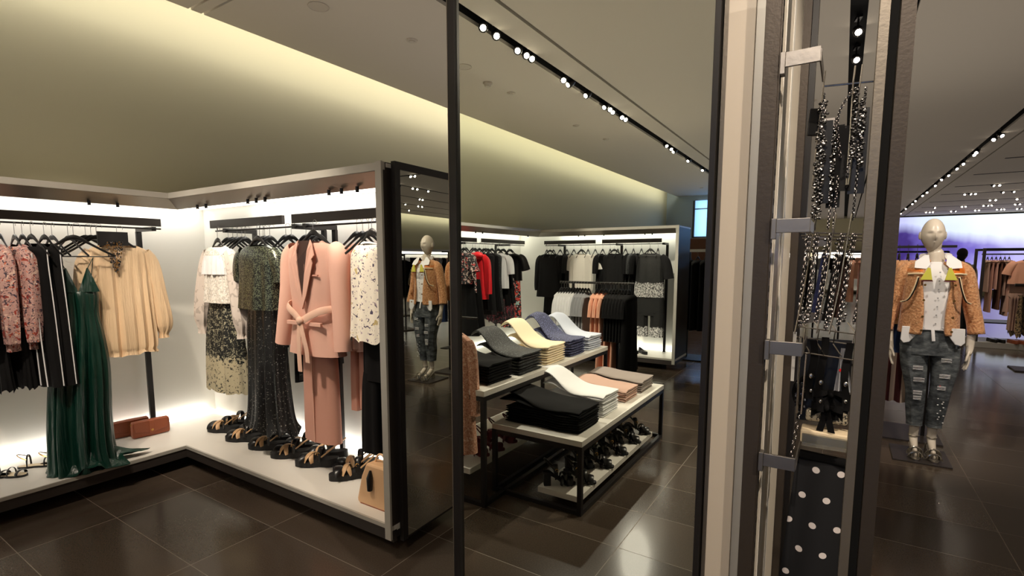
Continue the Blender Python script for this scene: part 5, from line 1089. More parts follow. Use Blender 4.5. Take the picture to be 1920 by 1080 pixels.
necklace('looped silver chain hanging to a black pendant card in the upper accessory row', [[(-0.005, 1.50, 1.90), (-0.026, 1.50, 1.86), (-0.030, 1.50, 1.82), (-0.020, 1.50, 1.75)], [(-0.022, 1.50, 1.70), (-0.024, 1.50, 1.60), (-0.024, 1.50, 1.57)]], 'steel', (-0.012, 1.51, 1.745, 0.036, 0.155, 0.25), None)
necklace('bead necklace between the two prongs in the upper accessory row', [[(0.006, 1.49, 1.90), (0.002, 1.49, 1.78), (-0.004, 1.49, 1.70)]], 'crystal', None, (0.0035, 1.488, 1.90, 1.74, 0.004, 60))
necklace('glittering necklace in the gap behind the inner post, upper accessory row', [[(0.022, 1.50, 1.90), (0.018, 1.50, 1.75), (0.014, 1.50, 1.60)]], 'crystal', (0.016, 1.515, 1.76, 0.034, 0.20, 0), (0.019, 1.497, 1.88, 1.72, 0.006, 70))
necklace('necklace seen in the slot between the two posts of the frame, upper row', [[(0.062, 1.50, 1.86), (0.060, 1.50, 1.75), (0.058, 1.50, 1.62)]], 'crystal', (0.060, 1.52, 1.73, 0.02, 0.16, 0), (0.060, 1.498, 1.84, 1.66, 0.004, 60))
b = MB(); b.box((-0.0125, -0.004, -0.035), (0.0125, 0.004, 0.03)); o = b.build('earring_card', 'black_plastic', smooth=False, bevel=0.002); o.location = (-0.080, 1.5, 1.84); o.rotation_euler = (0, 0.06, 0.3); tag(o, 'small blank black card at the left of the upper accessory row', 'card')
for k, (x, sl) in enumerate([(-0.078, -0.010), (-0.060, -0.012), (-0.030, -0.02), (-0.006, -0.022), (0.018, -0.02), (0.052, -0.02)]):
    z0, z1 = 1.56, 1.33+0.01*(k % 3)
    lab = 'chunky silver link necklace in the middle accessory row, '+('%s from the left' % ORD[k] if k < 5 else 'in the slot between the two posts')
    necklace(lab, [[(x, YC, z0), (x+sl*0.5, YC-0.004, (z0+z1)/2), (x+sl, YC, z1)], [(x+0.004, YC+0.010, z0), (x+sl*0.5+0.004, YC+0.008, (z0+z1)/2), (x+sl+0.003, YC+0.008, z1)]], 'steel', None, (x+sl*0.5+0.002, YC+0.006, z0-0.01, z1, 0.004, 24), None, 0.0056)
for k, (x, z, h_, lean) in enumerate([(-0.044, 1.44, 0.15, -0.12), (-0.018, 1.43, 0.17, -0.14), (0.0, 1.43, 0.15, -0.14)]):
    b = MB(); b.box((-0.009, 0.0, -h_/2), (0.009, 0.003, h_/2)); o = b.build('earring_card', ['navy_cloth', 'black_plastic', 'purple_glass'][k], smooth=False); o.location = (x, YC+0.02, z); o.rotation_euler = (0, -lean, 0.5); tag(o, 'dark jewellery card behind the middle necklaces, %s from the left' % ORD[k], 'card')
# black bows, hair band, lower row
def bow(lab, loc, rz, sc=1.0):
    t = thing('hair_bow', lab, 'bow', loc, rz)
    for s in (-1, 1):
        b = MB(); b.grid(lambda u, v: (s*(0.004+0.028*u)*sc, (0.010*math.sin(PI*u)*(1 if v < 0.5 else -1)+0.002)*sc, (v-0.5)*(0.012+0.026*u)*sc-0.008*u*sc), 8, 7, thick=(0, 0.0012, 0)); b.build('loop', 'black_cloth', t)
    b = MB(); b.ell((0, 0, 0), 0.006*sc, 0.008*sc, 0.008*sc); b.build('knot', 'black_cloth', t)
    for s in (-1, 1):
        b = MB(); b.grid(lambda u, v: ((s*0.012*v+(u-0.5)*0.014)*sc, 0.001, (-0.006-0.05*v)*sc), 4, 8, thick=(0, 0.0012, 0)); b.build('ribbon_tail', 'black_cloth', t)
t = thing('gift_bag', 'black card panel with ribbon in the lower accessory row', 'card', (-0.030, YC+0.02, 1.20))
b = MB(); b.box((-0.048, 0, -0.12), (0.064, 0.004, 0.10)); b.build('panel', 'black_plastic', t, smooth=False)
bow('large black satin bow in the lower accessory row beside the inner post', (-0.005, YC-0.012, 1.165), 0.3, 1.2)
bow('black satin bow above the clear box in the lower accessory row', (-0.012, YC-0.02, 1.13), -0.2, 1.1)
bow('black bow seen in the slot between the two posts of the frame', (0.058, YC, 1.16), 0.2, 0.9)
for k, (x_, z_, l_) in enumerate([(-0.050, 1.30, 0.15), (-0.028, 1.31, 0.19), (0.024, 1.30, 0.17)]):
    t = thing('ribbon_choker', 'black ribbon choker hanging from the wire grid, %s from the left' % ORD[k], 'choker', (x_, YC-0.028, z_))
    b = MB(); b.grid(lambda u, v: ((u-0.5)*0.016+0.004*math.sin(v*6+k), 0.004*math.sin(v*9), -l_*v), 3, 16, thick=(0, 0.0012, 0)); b.build('ribbon', 'black_cloth', t)
    b = MB(); b.ell((0, -0.004, -l_*0.6), 0.005, 0.003, 0.007, 8, 6); b.ell((0.002, -0.004, -l_*0.85), 0.004, 0.003, 0.005, 8, 6); b.build('jewel', 'chrome', t)
t = thing('hair_band', 'padded black hair band with jewels at the left of the lower accessory row', 'hair band', (-0.082, YC-0.01, 1.16))
b = MB(); b.tube([(0.03+0.034*math.cos(a), 0.0, 0.0+0.042*math.sin(a)) for a in [PI*(0.42+0.075*i) for i in range(14)]], 0.006, 10); b.build('band', 'black_cloth', t)
b = MB()
for i in range(26): b.ell((0.012+0.012*math.sin(i*2.1), -0.006+0.004*math.cos(i), -0.005+0.03*math.cos(i*1.3)), 0.0035, 0.0035, 0.0035, 6, 4)
b.build('jewels', 'crystal', t)
t = thing('hang_tag', 'narrow pale price strip with a red dot near the third bracket', 'tag', (-0.092, YC, 1.25))
b = MB(); b.box((-0.005, 0, -0.065), (0.003, 0.001, 0.065)); b.build('strip', 'tag_card', t, smooth=False)
b = MB(); b.cyl((-0.001, -0.001, 0.018), 0.0028, 0.0009, 12, 'y'); b.build('red_dot', 'red_print', t)
t = thing('pleated_card', 'grey pleated fan card with a red mark behind the bow', 'card', (0.012, YC+0.012, 1.23))
b = MB(); b.grid(lambda u, v: (0.03*(u-0.3)*(0.3+v), 0.003*math.sin(u*22), 0.05-0.11*v), 24, 5, thick=(0, 0.001, 0)); b.build('fan', 'grey_knit', t)
b = MB(); b.cyl((0.0, -0.006, -0.005), 0.004, 0.001, 12, 'y'); b.build('red_mark', 'red_print', t)
necklace('dangling drop chain hanging left of the clear box', [[(-0.072, YC, 1.12), (-0.078, YC, 1.05), (-0.084, YC, 0.98)]], 'steel', None, None, None, 0.0075)
b = MB(); b.obox((0, 0, 0), 0.092, 0.06, 0.03, Matrix.Rotation(0, 3, 'Z')); t = thing('lace_pouch', 'small pale dotted lace pouch above the clear box', 'pouch', (-0.012, YC+0.03, 1.10)); b.build('pouch_body', 'granite_lace', t, smooth=False, bevel=0.006)
t = thing('clear_box', 'clear cream plastic tray resting over the polka dot scarf', 'box', (-0.006, YC+0.01, 1.052))
b = MB(); b.box((-0.060, -0.03, -0.020), (0.052, 0.03, 0.014)); b.build('tray', 'cream_trim', t, smooth=False, bevel=0.004)
b = MB(); b.box((-0.056, -0.036, -0.028), (0.048, -0.031, 0.006)); b.build('front_lip', 'clear_acrylic', t, smooth=False, bevel=0.002)
# small lettered ticket beside the inner post
t = thing('paper_ticket', 'small cream ticket with tiny dark print in the slot between the posts', 'ticket', (0.060, YC, 1.055))
b = MB(); b.box((-0.008, 0, -0.028), (0.009, 0.001, 0.03)); b.build('ticket_sheet', 'tag_card', t, smooth=False)
b = MB()
for i in range(7): b.box((-0.003, -0.001, 0.02-0.006*i), (0.004, -0.0002, 0.023-0.006*i))
b.build('print_lines', 'black_plastic', t, smooth=False)
t = thing('polka_dot_scarf', 'long black scarf with white polka dots hanging in the accessory frame', 'scarf', (-0.010, YC-0.0, 0.995))
def sc(u, v):
    wl = -0.062-0.050*v; wr = 0.056+0.018*v; x = wl+(wr-wl)*u
    return (x, 0.010*math.sin(u*8+v*2)*(0.3+v)-0.003*v, -0.005-0.72*v)
b = MB(); b.grid(sc, 40, 40, thick=(0, 0.012, 0)); b.build('scarf_body', 'polka', t)
b = MB(); b.tube([(-0.062, 0.005, -0.002), (0.056, 0.005, -0.008)], 0.012, 10); b.build('fold', 'black_cloth', t)

# ------------------------------------------------------------------ mannequin in the fur jacket
MX, MY = 0.575, 4.88
man = thing('mannequin', 'standing off-white mannequin in tan fur jacket, white shirt and ripped jeans', 'mannequin', (MX, MY, 0.012), 0.05)
def skin_body(parent, name, chains, m_, sub=2):
    """chains: list of lists of (x, y, z, rx, ry); first point of later chains is joined by giving an index into all points"""
    vs, es, rr = [], [], []
    for ch in chains:
        start, pts = ch; prev = start
        for p in pts:
            vs.append(p[:3]); rr.append(p[3:5] if len(p) > 4 else (p[3], p[3])); i = len(vs)-1
            if prev is not None: es.append((prev, i))
            prev = i
    me = bpy.data.meshes.new(name); me.from_pydata(vs, es, []); me.update()
    o = bpy.data.objects.new(name, me); COL.objects.link(o); o.parent = parent
    md = o.modifiers.new('skin', 'SKIN'); md.use_smooth_shade = True
    sv = me.skin_vertices[0].data
    for i, r in enumerate(rr): sv[i].radius = r
    sv[0].use_root = True
    s = o.modifiers.new('sub', 'SUBSURF'); s.levels = sub; s.render_levels = sub
    dg = bpy.context.evaluated_depsgraph_get(); dg.update(); ev = o.evaluated_get(dg); m2 = bpy.data.meshes.new_from_object(ev)
    o.modifiers.clear(); o.data = m2
    for p in m2.polygons: p.use_smooth = True
    m2.materials.clear(); m2.materials.append(M[m_]); return o
def head_mesh(mb, c, s=1.0, tilt=0.0):
    """featureless-eyed display head: brow, nose, lips, ears"""
    n, mr = 48, 44; v = []; f = []
    def gs(a, b, w): return math.exp(-((a-b)/w)**2)
    for i in range(mr+1):
        ph = -PI/2+PI*i/mr
        for j in range(n):
            th = 2*PI*j/n; dx, dy, dz = math.cos(ph)*math.sin(th), -math.cos(ph)*math.cos(th), math.sin(ph)
            lowr = max(0, -dz); rx = 0.071*(1-0.27*lowr**1.7)*(1+0.04*gs(dz, -0.1, 0.25)); ry = 0.094*(1-0.20*lowr**1.6 if dy < 0 else 1-0.42*lowr**1.2); rz = 0.118
            x, y, z = dx*rx, dy*ry+(0.008 if dy > 0 else 0)*0, dz*rz
            if dy < 0:
                fr = -dy
                y -= fr*(0.021*gs(dx, 0, 0.13)*(gs(dz, -0.20, 0.13)+0.55*gs(dz, -0.02, 0.17)))         # nose
                y -= fr*(0.007*gs(dz, 0.20, 0.09)*gs(abs(dx), 0.30, 0.28))                             # brow
                y += fr*(0.011*gs(dz, 0.06, 0.10)*gs(abs(dx), 0.40, 0.17))                             # eye hollow
                y -= fr*(0.004*gs(dz, 0.03, 0.05)*gs(abs(dx), 0.38, 0.12))                             # eyelid
                y -= fr*(0.008*gs(dz, -0.47, 0.045)*gs(dx, 0, 0.2)+0.007*gs(dz, -0.57, 0.05)*gs(dx, 0, 0.17))  # lips
                y += fr*(0.004*gs(dz, -0.52, 0.02)*gs(dx, 0, 0.2))
                y -= fr*(0.010*gs(dz, -0.82, 0.14)*gs(dx, 0, 0.3))                                     # chin
            v.append((c[0]+x*s, c[1]+y*s, c[2]+z*s))
    for i in range(mr):
        for j in range(n): f.append((i*n+j, i*n+(j+1) % n, (i+1)*n+(j+1) % n, (i+1)*n+j))
    mb.add(v, f)
    for sg_ in (-1, 1): mb.ell((c[0]+sg_*0.073*s, c[1]+0.008*s, c[2]-0.005*s), 0.010*s, 0.018*s, 0.03*s, 10, 8)
def join_into(o, mb, m_):
    """adds more geometry to a finished mesh object so that the body stays one mesh"""
    tmp = mb.build('tmp', m_); bm = bmesh.new(); bm.from_mesh(o.data); bm.from_mesh(tmp.data); bm.to_mesh(o.data); bm.free(); bpy.data.objects.remove(tmp)
    for p in o.data.polygons: p.use_smooth = True
lx, rx_ = -0.035, 0.075     # feet (x)
ch = []
# 0 pelvis .. spine .. neck
ch.append((None, [(0.005, 0.0, 0.93, 0.135, 0.095), (0.0, 0.0, 1.05, 0.105, 0.08), (0.0, 0.0, 1.2, 0.12, 0.09), (0.0, 0.0, 1.34, 0.13, 0.085), (0.0, 0.01, 1.435, 0.075, 0.06), (0.0, 0.008, 1.50, 0.056, 0.058), (-0.002, 0.0, 1.585, 0.052, 0.054)]))
def arm(s, pts): return pts
for s in (-1, 1):
    base_i = sum(len(c[1]) for c in ch)
    ch.append((3, [(s*0.15, 0.01, 1.40, 0.055, 0.05), (s*0.20, 0.01, 1.30, 0.043, 0.043), (s*0.235, 0.015, 1.13, 0.036, 0.036), (s*0.245, 0.0, 0.98, 0.030, 0.030), (s*0.235, -0.02, 0.86, 0.020, 0.026), (s*0.232, -0.025, 0.815, 0.017, 0.032), (s*0.230, -0.03, 0.78, 0.014, 0.032)]))
    tip = base_i+6
    for q, (dy, L_, bend) in enumerate([(-0.024, 0.075, 0.012), (-0.008, 0.085, 0.018), (0.008, 0.080, 0.022), (0.023, 0.062, 0.024)]):
        ch.append((tip, [(s*0.230, -0.03+dy, 0.765, 0.0085), (s*(0.228-0.3*bend), -0.032+dy*1.1, 0.765-L_*0.45, 0.008), (s*(0.226-bend), -0.036+dy*1.1, 0.765-L_*0.9, 0.0065)]))
    ch.append((base_i+5, [(s*0.222, -0.058, 0.812, 0.010), (s*0.214, -0.070, 0.785, 0.0085), (s*0.208, -0.074, 0.758, 0.007)]))
for x, k_ in ((lx, -1), (rx_, 1)):
    ch.append((0, [(x*0.5+k_*0.062, 0.0, 0.82, 0.082, 0.085), (x+k_*0.03, -0.01, 0.66, 0.070, 0.072), (x+k_*0.012, -0.015, 0.50, 0.050, 0.052), (x+k_*0.008, 0.012, 0.38, 0.050, 0.052), (x, 0.02, 0.22, 0.032, 0.034), (x, 0.03, 0.125, 0.027, 0.030), (x, -0.02, 0.085, 0.027, 0.026), (x, -0.09, 0.038, 0.034, 0.016), (x, -0.135, 0.030, 0.030, 0.012)]))
bod = skin_body(man, 'mannequin_body', ch, 'mannequin_skin')
b = MB(); head_mesh(b, (-0.03, -0.012, 1.672), 1.0); b.ell((-0.015, 0.01, 1.60), 0.047, 0.05, 0.075, 20, 12)
join_into(bod, b, 'mannequin_skin'); bod['label'] = 'glossy off-white mannequin body with bare face'
# shirt
b = MB(); body(b, [(1.475, 0.060, 0.058, 0), (1.45, 0.085, 0.07, 0), (1.41, 0.14, 0.09, 0), (1.34, 0.155, 0.105, 0.001), (1.2, 0.150, 0.112, 0.003), (1.04, 0.150, 0.112, 0.003), (0.98, 0.158, 0.118, 0.004)], n=72, k=6, seed=4); shirt = b.build('shirt', 'white_cloth', man); shirt['label'] = 'white buttoned shirt'
b = MB()
for s in (-1, 1):
    out = [(s*0.045, 1.455), (s*0.052, 1.525), (s*0.075, 1.525), (s*0.130, 1.478), (s*0.135, 1.432), (s*0.07, 1.425)]
    v = [(x, -0.052-0.065*max(0, 1-((z-1.425)/0.11))-0.01*(1 if abs(x) < 0.1 else 0), z) for x, z in out]; n = len(v); mb2 = [(x, y+0.006, z) for x, y, z in v]
    b.add(v+mb2, [tuple(range(n)), tuple(reversed(range(n, 2*n)))]+[(i, (i+1) % n, (i+1) % n+n, i+n) for i in range(n)])
b.tube([(0.075*math.cos(a), 0.005+0.066*math.sin(a), 1.515) for a in [PI*i/14 for i in range(15)]], 0.024, 8, flat=((0, 0, 1), 1.0) if 0 else None); b.build('shirt_collar', 'white_cloth', shirt, smooth=False)
b = MB()
for i in range(7): b.cyl((0.012, -0.125+0.004*(i > 4), 1.40-0.062*i), 0.005, 0.003, 10, 'y')
b.build('shirt_buttons', 'grey_knit', shirt)
for s in (-1, 1):
    b = MB(); out = [(s*0.05, 1.0), (s*0.18, 1.0), (s*0.185, 0.90), (s*0.165, 0.875), (s*0.13, 0.885), (s*0.10, 0.93), (s*0.075, 0.97)]; flat_piece(b, out, -0.125, 0.012); b.build('shirt_tail', 'white_cloth', shirt, smooth=False, bevel=0.003)
# jacket: two fronts, back, sleeves, yoke, collar, piping
def arc_panel(mb, a0, a1, rows, th=0.016, n=22):
    """rows (z, rx, ry, start shift) ; angle measured from the front (-y) towards +x"""
    rr = cr(rows, 16)
    def fn(u, v):
        k = min(int(v*15), 14); f = v*15-k; r = [a+(b_-a)*f for a, b_ in zip(rr[k], rr[k+1])]
        a = (a0+r[3])*(1-u)+a1*u; return (r[1]*math.sin(a), -r[2]*math.cos(a), r[0])
    V = []; F = []; nv = 16
    for i in range(n):
        for j in range(nv): V.append(fn(i/(n-1), j/(nv-1)))
    F = [(i*nv+j, (i+1)*nv+j, (i+1)*nv+j+1, i*nv+j+1) for i in range(n-1) for j in range(nv-1)]
    mb.add(V, F)
jr = [(1.475, 0.09, 0.075), (1.45, 0.14, 0.10), (1.41, 0.165, 0.12), (1.33, 0.168, 0.14), (1.15, 0.166, 0.150), (1.0, 0.172, 0.158), (0.945, 0.176, 0.160)]
shL = [0.35, 0.38, 0.42, 0.55, 0.35, 0.30, 0.35]
b = MB(); arc_panel(b, 0.22, PI*0.62, [(z, x, y, sh*0.6) for (z, x, y), sh in zip(jr, shL)]); jf1 = b.build('jacket_front', 'teddy_fur', man, solid=0.018)
b = MB(); arc_panel(b, -0.22, -PI*0.62, [(z, x, y, -sh*0.5) for (z, x, y), sh in zip(jr, shL)]); jf0 = b.build('jacket_front', 'teddy_fur', man, solid=-0.018)
b = MB(); arc_panel(b, PI*0.60, PI*1.40, [(z, x, y, 0) for z, x, y in jr]); b.build('jacket_back', 'teddy_fur', man, solid=0.018)
for s in (-1, 1):
    b = MB(); sleeve(b, [(s*0.120, 0.005, 1.44, 0.050), (s*0.165, 0.01, 1.395, 0.062), (s*0.198, 0.01, 1.30, 0.056), (s*0.232, 0.012, 1.15, 0.050), (s*0.256, 0.0, 1.04, 0.049), (s*0.268, -0.01, 0.955, 0.050)], n=28, rings=20, k=3, am=0.002, seed=s+2, flat=1.05); b.build('jacket_sleeve', 'teddy_fur', man, solid=0.012)
    b = MB(); arc_panel(b, s*0.50, s*PI*0.47, [(1.482, 0.10, 0.083, 0), (1.457, 0.150, 0.107, 0), (1.418, 0.175, 0.130, 0), (1.385, 0.178, 0.139, 0)], n=14); b.build('orange_yoke', 'orange_satin', (jf0, jf1)[s > 0], solid=0.006*s)
    b = MB(); b.tube(cr([(s*0.055, -0.150, 1.385), (s*0.11, -0.135, 1.39), (s*0.165, -0.08, 1.385)], 10), 0.007, 8); b.tube(cr([(s*0.115, -0.150, 1.37), (s*0.135, -0.158, 1.28), (s*0.165, -0.142, 1.20), (s*0.20, -0.10, 1.18)], 12), 0.006, 8); b.build('piping', 'cream_piping', (jf0, jf1)[s > 0])
    b = MB(); b.tube(cr([(s*0.112, -0.158, 1.362), (s*0.130, -0.165, 1.28), (s*0.158, -0.150, 1.205), (s*0.19, -0.115, 1.18)], 12), 0.0045, 8); b.build('pocket_zip', 'black_leather', (jf0, jf1)[s > 0])
    b = MB(); out = [(s*0.035, 1.345), (s*0.105, 1.345), (s*0.065, 1.435), (s*0.05, 1.43)]; flat_piece(b, out, -0.166, 0.012); b.build('collar_point', 'yellow_felt', (jf0, jf1)[s > 0], smooth=False, bevel=0.003)
    b = MB(); out = [(s*0.03, 1.335), (s*0.10, 1.335), (s*0.07, 1.36), (s*0.045, 1.36)]; flat_piece(b, out, -0.163, 0.010); b.build('collar_patch', 'wine_cloth', (jf0, jf1)[s > 0], smooth=False)
    for z in (1.31, 1.20, 1.08, 0.98):
        b = MB(); b.cyl((s*(0.075 if s < 0 else 0.095), -0.172 if z > 1.1 else -0.178, z), 0.008, 0.004, 12, 'y'); b.build('snap_button', 'gold_metal', (jf0, jf1)[s > 0])
# jeans
b = MB(); body(b, [(1.01, 0.135, 0.098, 0), (0.93, 0.160, 0.110, 0.001), (0.86, 0.168, 0.112, 0.002), (0.79, 0.165, 0.108, 0.003)], n=60, rings=12, k=6, seed=1); b.build('jeans_hips', 'jean_black' if 0 else 'denim', man)
for x, k_ in ((lx, -1), (rx_, 1)):
    b = MB(); body(b, [(0.85, 0.088, 0.10, 0.001, x*0.4+k_*0.068), (0.70, 0.080, 0.086, 0.003, x*0.8+k_*0.048, -0.006), (0.52, 0.062, 0.068, 0.004, x+k_*0.02, -0.012), (0.38, 0.058, 0.066, 0.004, x+k_*0.012, 0.01), (0.25, 0.050, 0.056, 0.003, x+k_*0.004, 0.02), (0.235, 0.051, 0.057, 0.003, x+k_*0.004, 0.02)], n=48, rings=26, k=7, seed=k_+5, wob=0.2); b.build('jeans_leg', 'denim', man, solid=0.003)
    for zz0, w_, y_ in ((0.69, 0.05, -0.092), (0.60, 0.055, -0.088), (0.50, 0.045, -0.082), (0.46, 0.04, -0.08)) if k_ < 0 else ((0.76, 0.05, -0.10), (0.64, 0.052, -0.09), (0.55, 0.04, -0.086)):
        b = MB(); cx = x*(0.9)+k_*(0.03 if zz0 > 0.6 else 0.018)
        b.ell((cx, y_+0.012, zz0), w_*0.62, 0.016, 0.014, 14, 8); b.build('denim_rip', 'jean_black', man)
        b = MB()
        for dz in (-0.012, -0.004, 0.006, 0.013): b.tube([(cx-w_*0.6, y_+0.0, zz0+dz), (cx, y_-0.007, zz0+dz+0.002), (cx+w_*0.6, y_, zz0+dz)], 0.0016, 5)
        b.build('frayed_threads', 'white_cloth', man)
b = MB(); b.tube([(0.0, -0.108, 1.0), (0.004, -0.122, 0.95), (0.01, -0.122, 0.90)], 0.010, 8, flat=((0, 1, 0), 0.3)); b.build('fly_lace', 'white_cloth', man)
b = MB()
for i in range(16): b.ell((0.095+0.02*math.sin(i*2.2), -0.070-0.004*math.cos(i), 0.56-0.018*i+0.006*math.sin(i*5)), 0.0055, 0.003, 0.0045, 6, 4)
b.build('jeans_embroidery', 'white_cloth', man); b = MB(); b.ell((0.105, -0.078, 0.52), 0.010, 0.003, 0.006, 8, 6); b.ell((0.078, -0.082, 0.565), 0.006, 0.003, 0.008, 8, 6); b.build('jeans_embroidery', 'red_print', man)
# silver sandals
for x, nm in ((lx, 0), (rx_, 1)):
    b = MB(); o = sole_outline(0.235, 0.078); top = lambda y: 0.008+0.062*max(0, min(1, (y+0.02)/0.10))
    b.loft([[(x+a*0.97, y-0.045, top(y)-0.004) for a, y in o], [(x+a, y-0.045, top(y)+0.006) for a, y in o]]); b.build('sandal_sole', 'silver_leather', man)
    b = MB(); b.box((x-0.018, 0.03, 0.0), (x+0.018, 0.062, 0.064)); b.build('sandal_heel', 'silver_leather', man, smooth=False, bevel=0.003)
    b = MB(); b.tube([(x-math.cos(PI*i/12)*0.038, -0.115, 0.012+0.045*math.sin(PI*i/12)**0.8) for i in range(13)], 0.021, 10, flat=((0, 0.1, 1), 0.3)); b.tube([(x-math.cos(PI*i/12)*0.036, -0.075, 0.02+0.062*math.sin(PI*i/12)**0.8) for i in range(13)], 0.018, 10, flat=((0, 0.4, 1), 0.3)); b.build('sandal_strap', 'silver_leather', man)
    b = MB(); b.torus((x, 0.028, 0.145), 0.031, 0.0045, None, 24, 6, 1.1); b.build('ankle_strap', 'silver_leather', man)
t = thing('floor_plate', 'flat dark steel base plate under the fur jacket mannequin', 'base plate', (MX+0.005, MY+0.0, 0))
b = MB(); b.box((-0.175, -0.19, 0), (0.175, 0.19, 0.012)); b.build('plate', 'charcoal_metal', t, smooth=False, bevel=0.002)
b = MB(); b.tube([(0.04, 0.06, 0.012), (0.04, 0.06, 0.10)], 0.006, 8); b.build('support_peg', 'chrome', t)

# rack behind the mannequin
RX, RY = 0.57, 5.45
t = thing('garment_rack', 'black rack with fur jackets and denim directly behind the mannequin', 'rack', (RX, RY, 0))
b = MB(); b.box((-0.20, -0.22, 0), (0.20, 0.30, 0.012)); b.build('base_plate', 'charcoal_metal', t, smooth=False)
b = MB(); b.box((0.075, -0.012, 0.012), (0.10, 0.012, 1.60)); b.build('post', 'black_metal', t, smooth=False)
b = MB(); b.box((-0.20, -0.012, 1.60), (0.20, 0.012, 1.62)); b.build('top_bar', 'black_metal', t, smooth=False); b = MB(); b.box((-0.05, -0.25, 0.34), (0.06, 0.25, 0.352)); b.build('foot_shelf', 'black_metal', t, smooth=False)
for k, x in enumerate((-0.17, -0.11, -0.05)):
    tt = thing('fur_jacket', 'tan fur jacket hanging on the rack behind the mannequin, %s from the left' % ORD[k], 'jacket', (RX+x, RY, 1.50), PI/2)
    b = MB(); body(b, prof_top(0.2, 0.52, 0.05, 0.21, 0.003), n=44, rings=16, k=4, seed=k); b.build('jacket_body', 'teddy_fur', tt)
    for s in (-1, 1):
        b = MB(); sleeve(b, [(s*0.15, 0, -0.05, 0.04), (s*0.2, 0, -0.12, 0.05), (s*0.22, 0, -0.35, 0.045), (s*0.225, 0, -0.52, 0.044)], seed=k); b.build('sleeve', 'teddy_fur', tt)
    b = MB(); body(b, [(-0.02, 0.11, 0.05, 0), (-0.06, 0.19, 0.054, 0), (-0.11, 0.205, 0.058, 0)], n=40, rings=6); b.build('orange_yoke', 'orange_satin', tt)
    hang((RX+x, RY, 1.51), PI/2, 'hanger of the %s fur jacket behind the mannequin' % ORD[k])
for k, x in enumerate((-0.15, 0.19)):
    tt = thing('denim_trousers', 'dark blue denim hanging behind the mannequin, on its %s side' % ['left', 'right'][k], 'trousers', (RX+x, RY-0.02, 1.02), 0.2)
    b = MB(); body(b, [(0, 0.07, 0.05, 0.002), (-0.35, 0.075, 0.055, 0.004)], n=40, rings=8, k=4, seed=k); b.build('legs', 'denim_blue', tt)
tt = thing('striped_trousers', 'wine red and cream striped trousers hanging behind the mannequin at knee height', 'trousers', (RX-0.10, RY-0.05, 0.72), 0.1)
b = MB(); body(b, [(0, 0.10, 0.05, 0.004), (-0.2, 0.11, 0.055, 0.008), (-0.42, 0.12, 0.06, 0.012)], n=60, rings=12, k=7, seed=5, ragged=0.02); b.build('legs', 'wine_stripe', tt)
# ------------------------------------------------------------------ right hand side: rack with nude tops, shopper, low rack
t = thing('garment_rack', 'tall dark framed rack with nude tops at the right edge of the view', 'rack', (2.9, 12.0, 0))
b = MB(); b.box((-0.92, -0.32, 0.0), (0.95, 0.42, 0.10)); b.build('base', 'grey_metal', t, smooth=False, bevel=0.004)
for x in (-0.88, 0.86):
    for y in (-0.28, 0.36):
        b = MB(); b.box((x-0.02, y-0.02, 0.10), (x+0.02, y+0.02, 1.70)); b.build('post', 'charcoal_metal', t, smooth=False)
for y in (-0.28, 0.36):
    b = MB(); b.box((-0.86, y-0.015, 1.66), (0.84, y+0.015, 1.70)); b.build('top_rail', 'black_metal', t, smooth=False)
b = MB(); b.box((-0.86, -0.265, 0.42), (0.84, 0.345, 0.44)); b.build('shelf', 'black_metal', t, smooth=False)
b = MB(); b.tube([(-0.86, 0.02, 1.60), (0.84, 0.02, 1.60)], 0.012, 8); b.build('hanging_rod', 'black_metal', t)
top_thing('nude_blouse', 'blush short sleeved top facing out on the right rack', 'top', (2.60, 11.80, 1.50), 0, 'peach_cloth', 0.22, 0.40, sleeves=SHORT, seed=3, hem=0.24, fold=0.008)
hang((2.60, 11.80, 1.50), 0, 'hanger of the blush top on the right rack', hook=0.11)
t = thing('nude_trousers', 'blush trousers below the facing top on the right rack', 'trousers', (2.55, 11.88, 1.12), 0); b = MB(); body(b, [(0, 0.17, 0.05, 0.002), (-0.5, 0.21, 0.06, 0.006)], seed=2, rings=12, k=5); b.build('legs', 'rose_cloth', t)
for k in range(6):
    x = 2.12+0.055*k
    tt = thing('nude_blouse', 'edge on nude garment in the tall right rack, %s from the left' % ORD[k], 'garment', (x, 12.02, 1.50), PI/2)
    b = MB(); body(b, prof_top(0.2, [0.55, 0.9, 0.5, 0.85, 0.6, 0.95][k], 0.024, 0.21, 0.005), n=44, rings=14, k=4, seed=k); b.build('bodice', ['rose_cloth', 'pink_suiting_deep', 'pink_suiting', 'brown_cloth', 'rose_cloth', 'pink_suiting'][k], tt)
    hang((x, 12.02, 1.51), PI/2, 'hanger at the left of the right rack, %s from the left' % ORD[k], hook=0.1)
for k in range(8):
    x = 2.9+0.11*k
    tt = thing('nude_blouse', 'tan garment hanging edge on in the right rack', 'garment', (x, 12.02, 1.50), PI/2, 'tan garments of the right rack')
    b = MB(); body(b, prof_top(0.2, 0.7, 0.03, 0.21, 0.005), n=36, rings=12, k=4, seed=k); b.build('bodice', ['peach_cloth', 'rose_cloth'][k % 2], tt)
for k, (x, y) in enumerate([(2.24, 11.80), (2.34, 11.80), (2.50, 11.78), (2.60, 11.78)]):
    t = thing('loafer', 'dark shoe on the base of the right rack, %s from the left' % ORD[k], 'shoe', (x, y, 0.10), 0.3); o = sole_outline(0.26, 0.09)
    b = MB(); b.loft([[(a, c, 0) for a, c in o], [(a*1.03, c, 0.03) for a, c in o], [(a*0.8, c*0.95, 0.06) for a, c in o]]); b.build('upper', 'black_leather' if k < 2 else 'brown_leather', t)
t = thing('garment_rack', 'low round rack with leopard skirts at the right edge, in front of the tall rack', 'rack', (2.35, 9.6, 0))
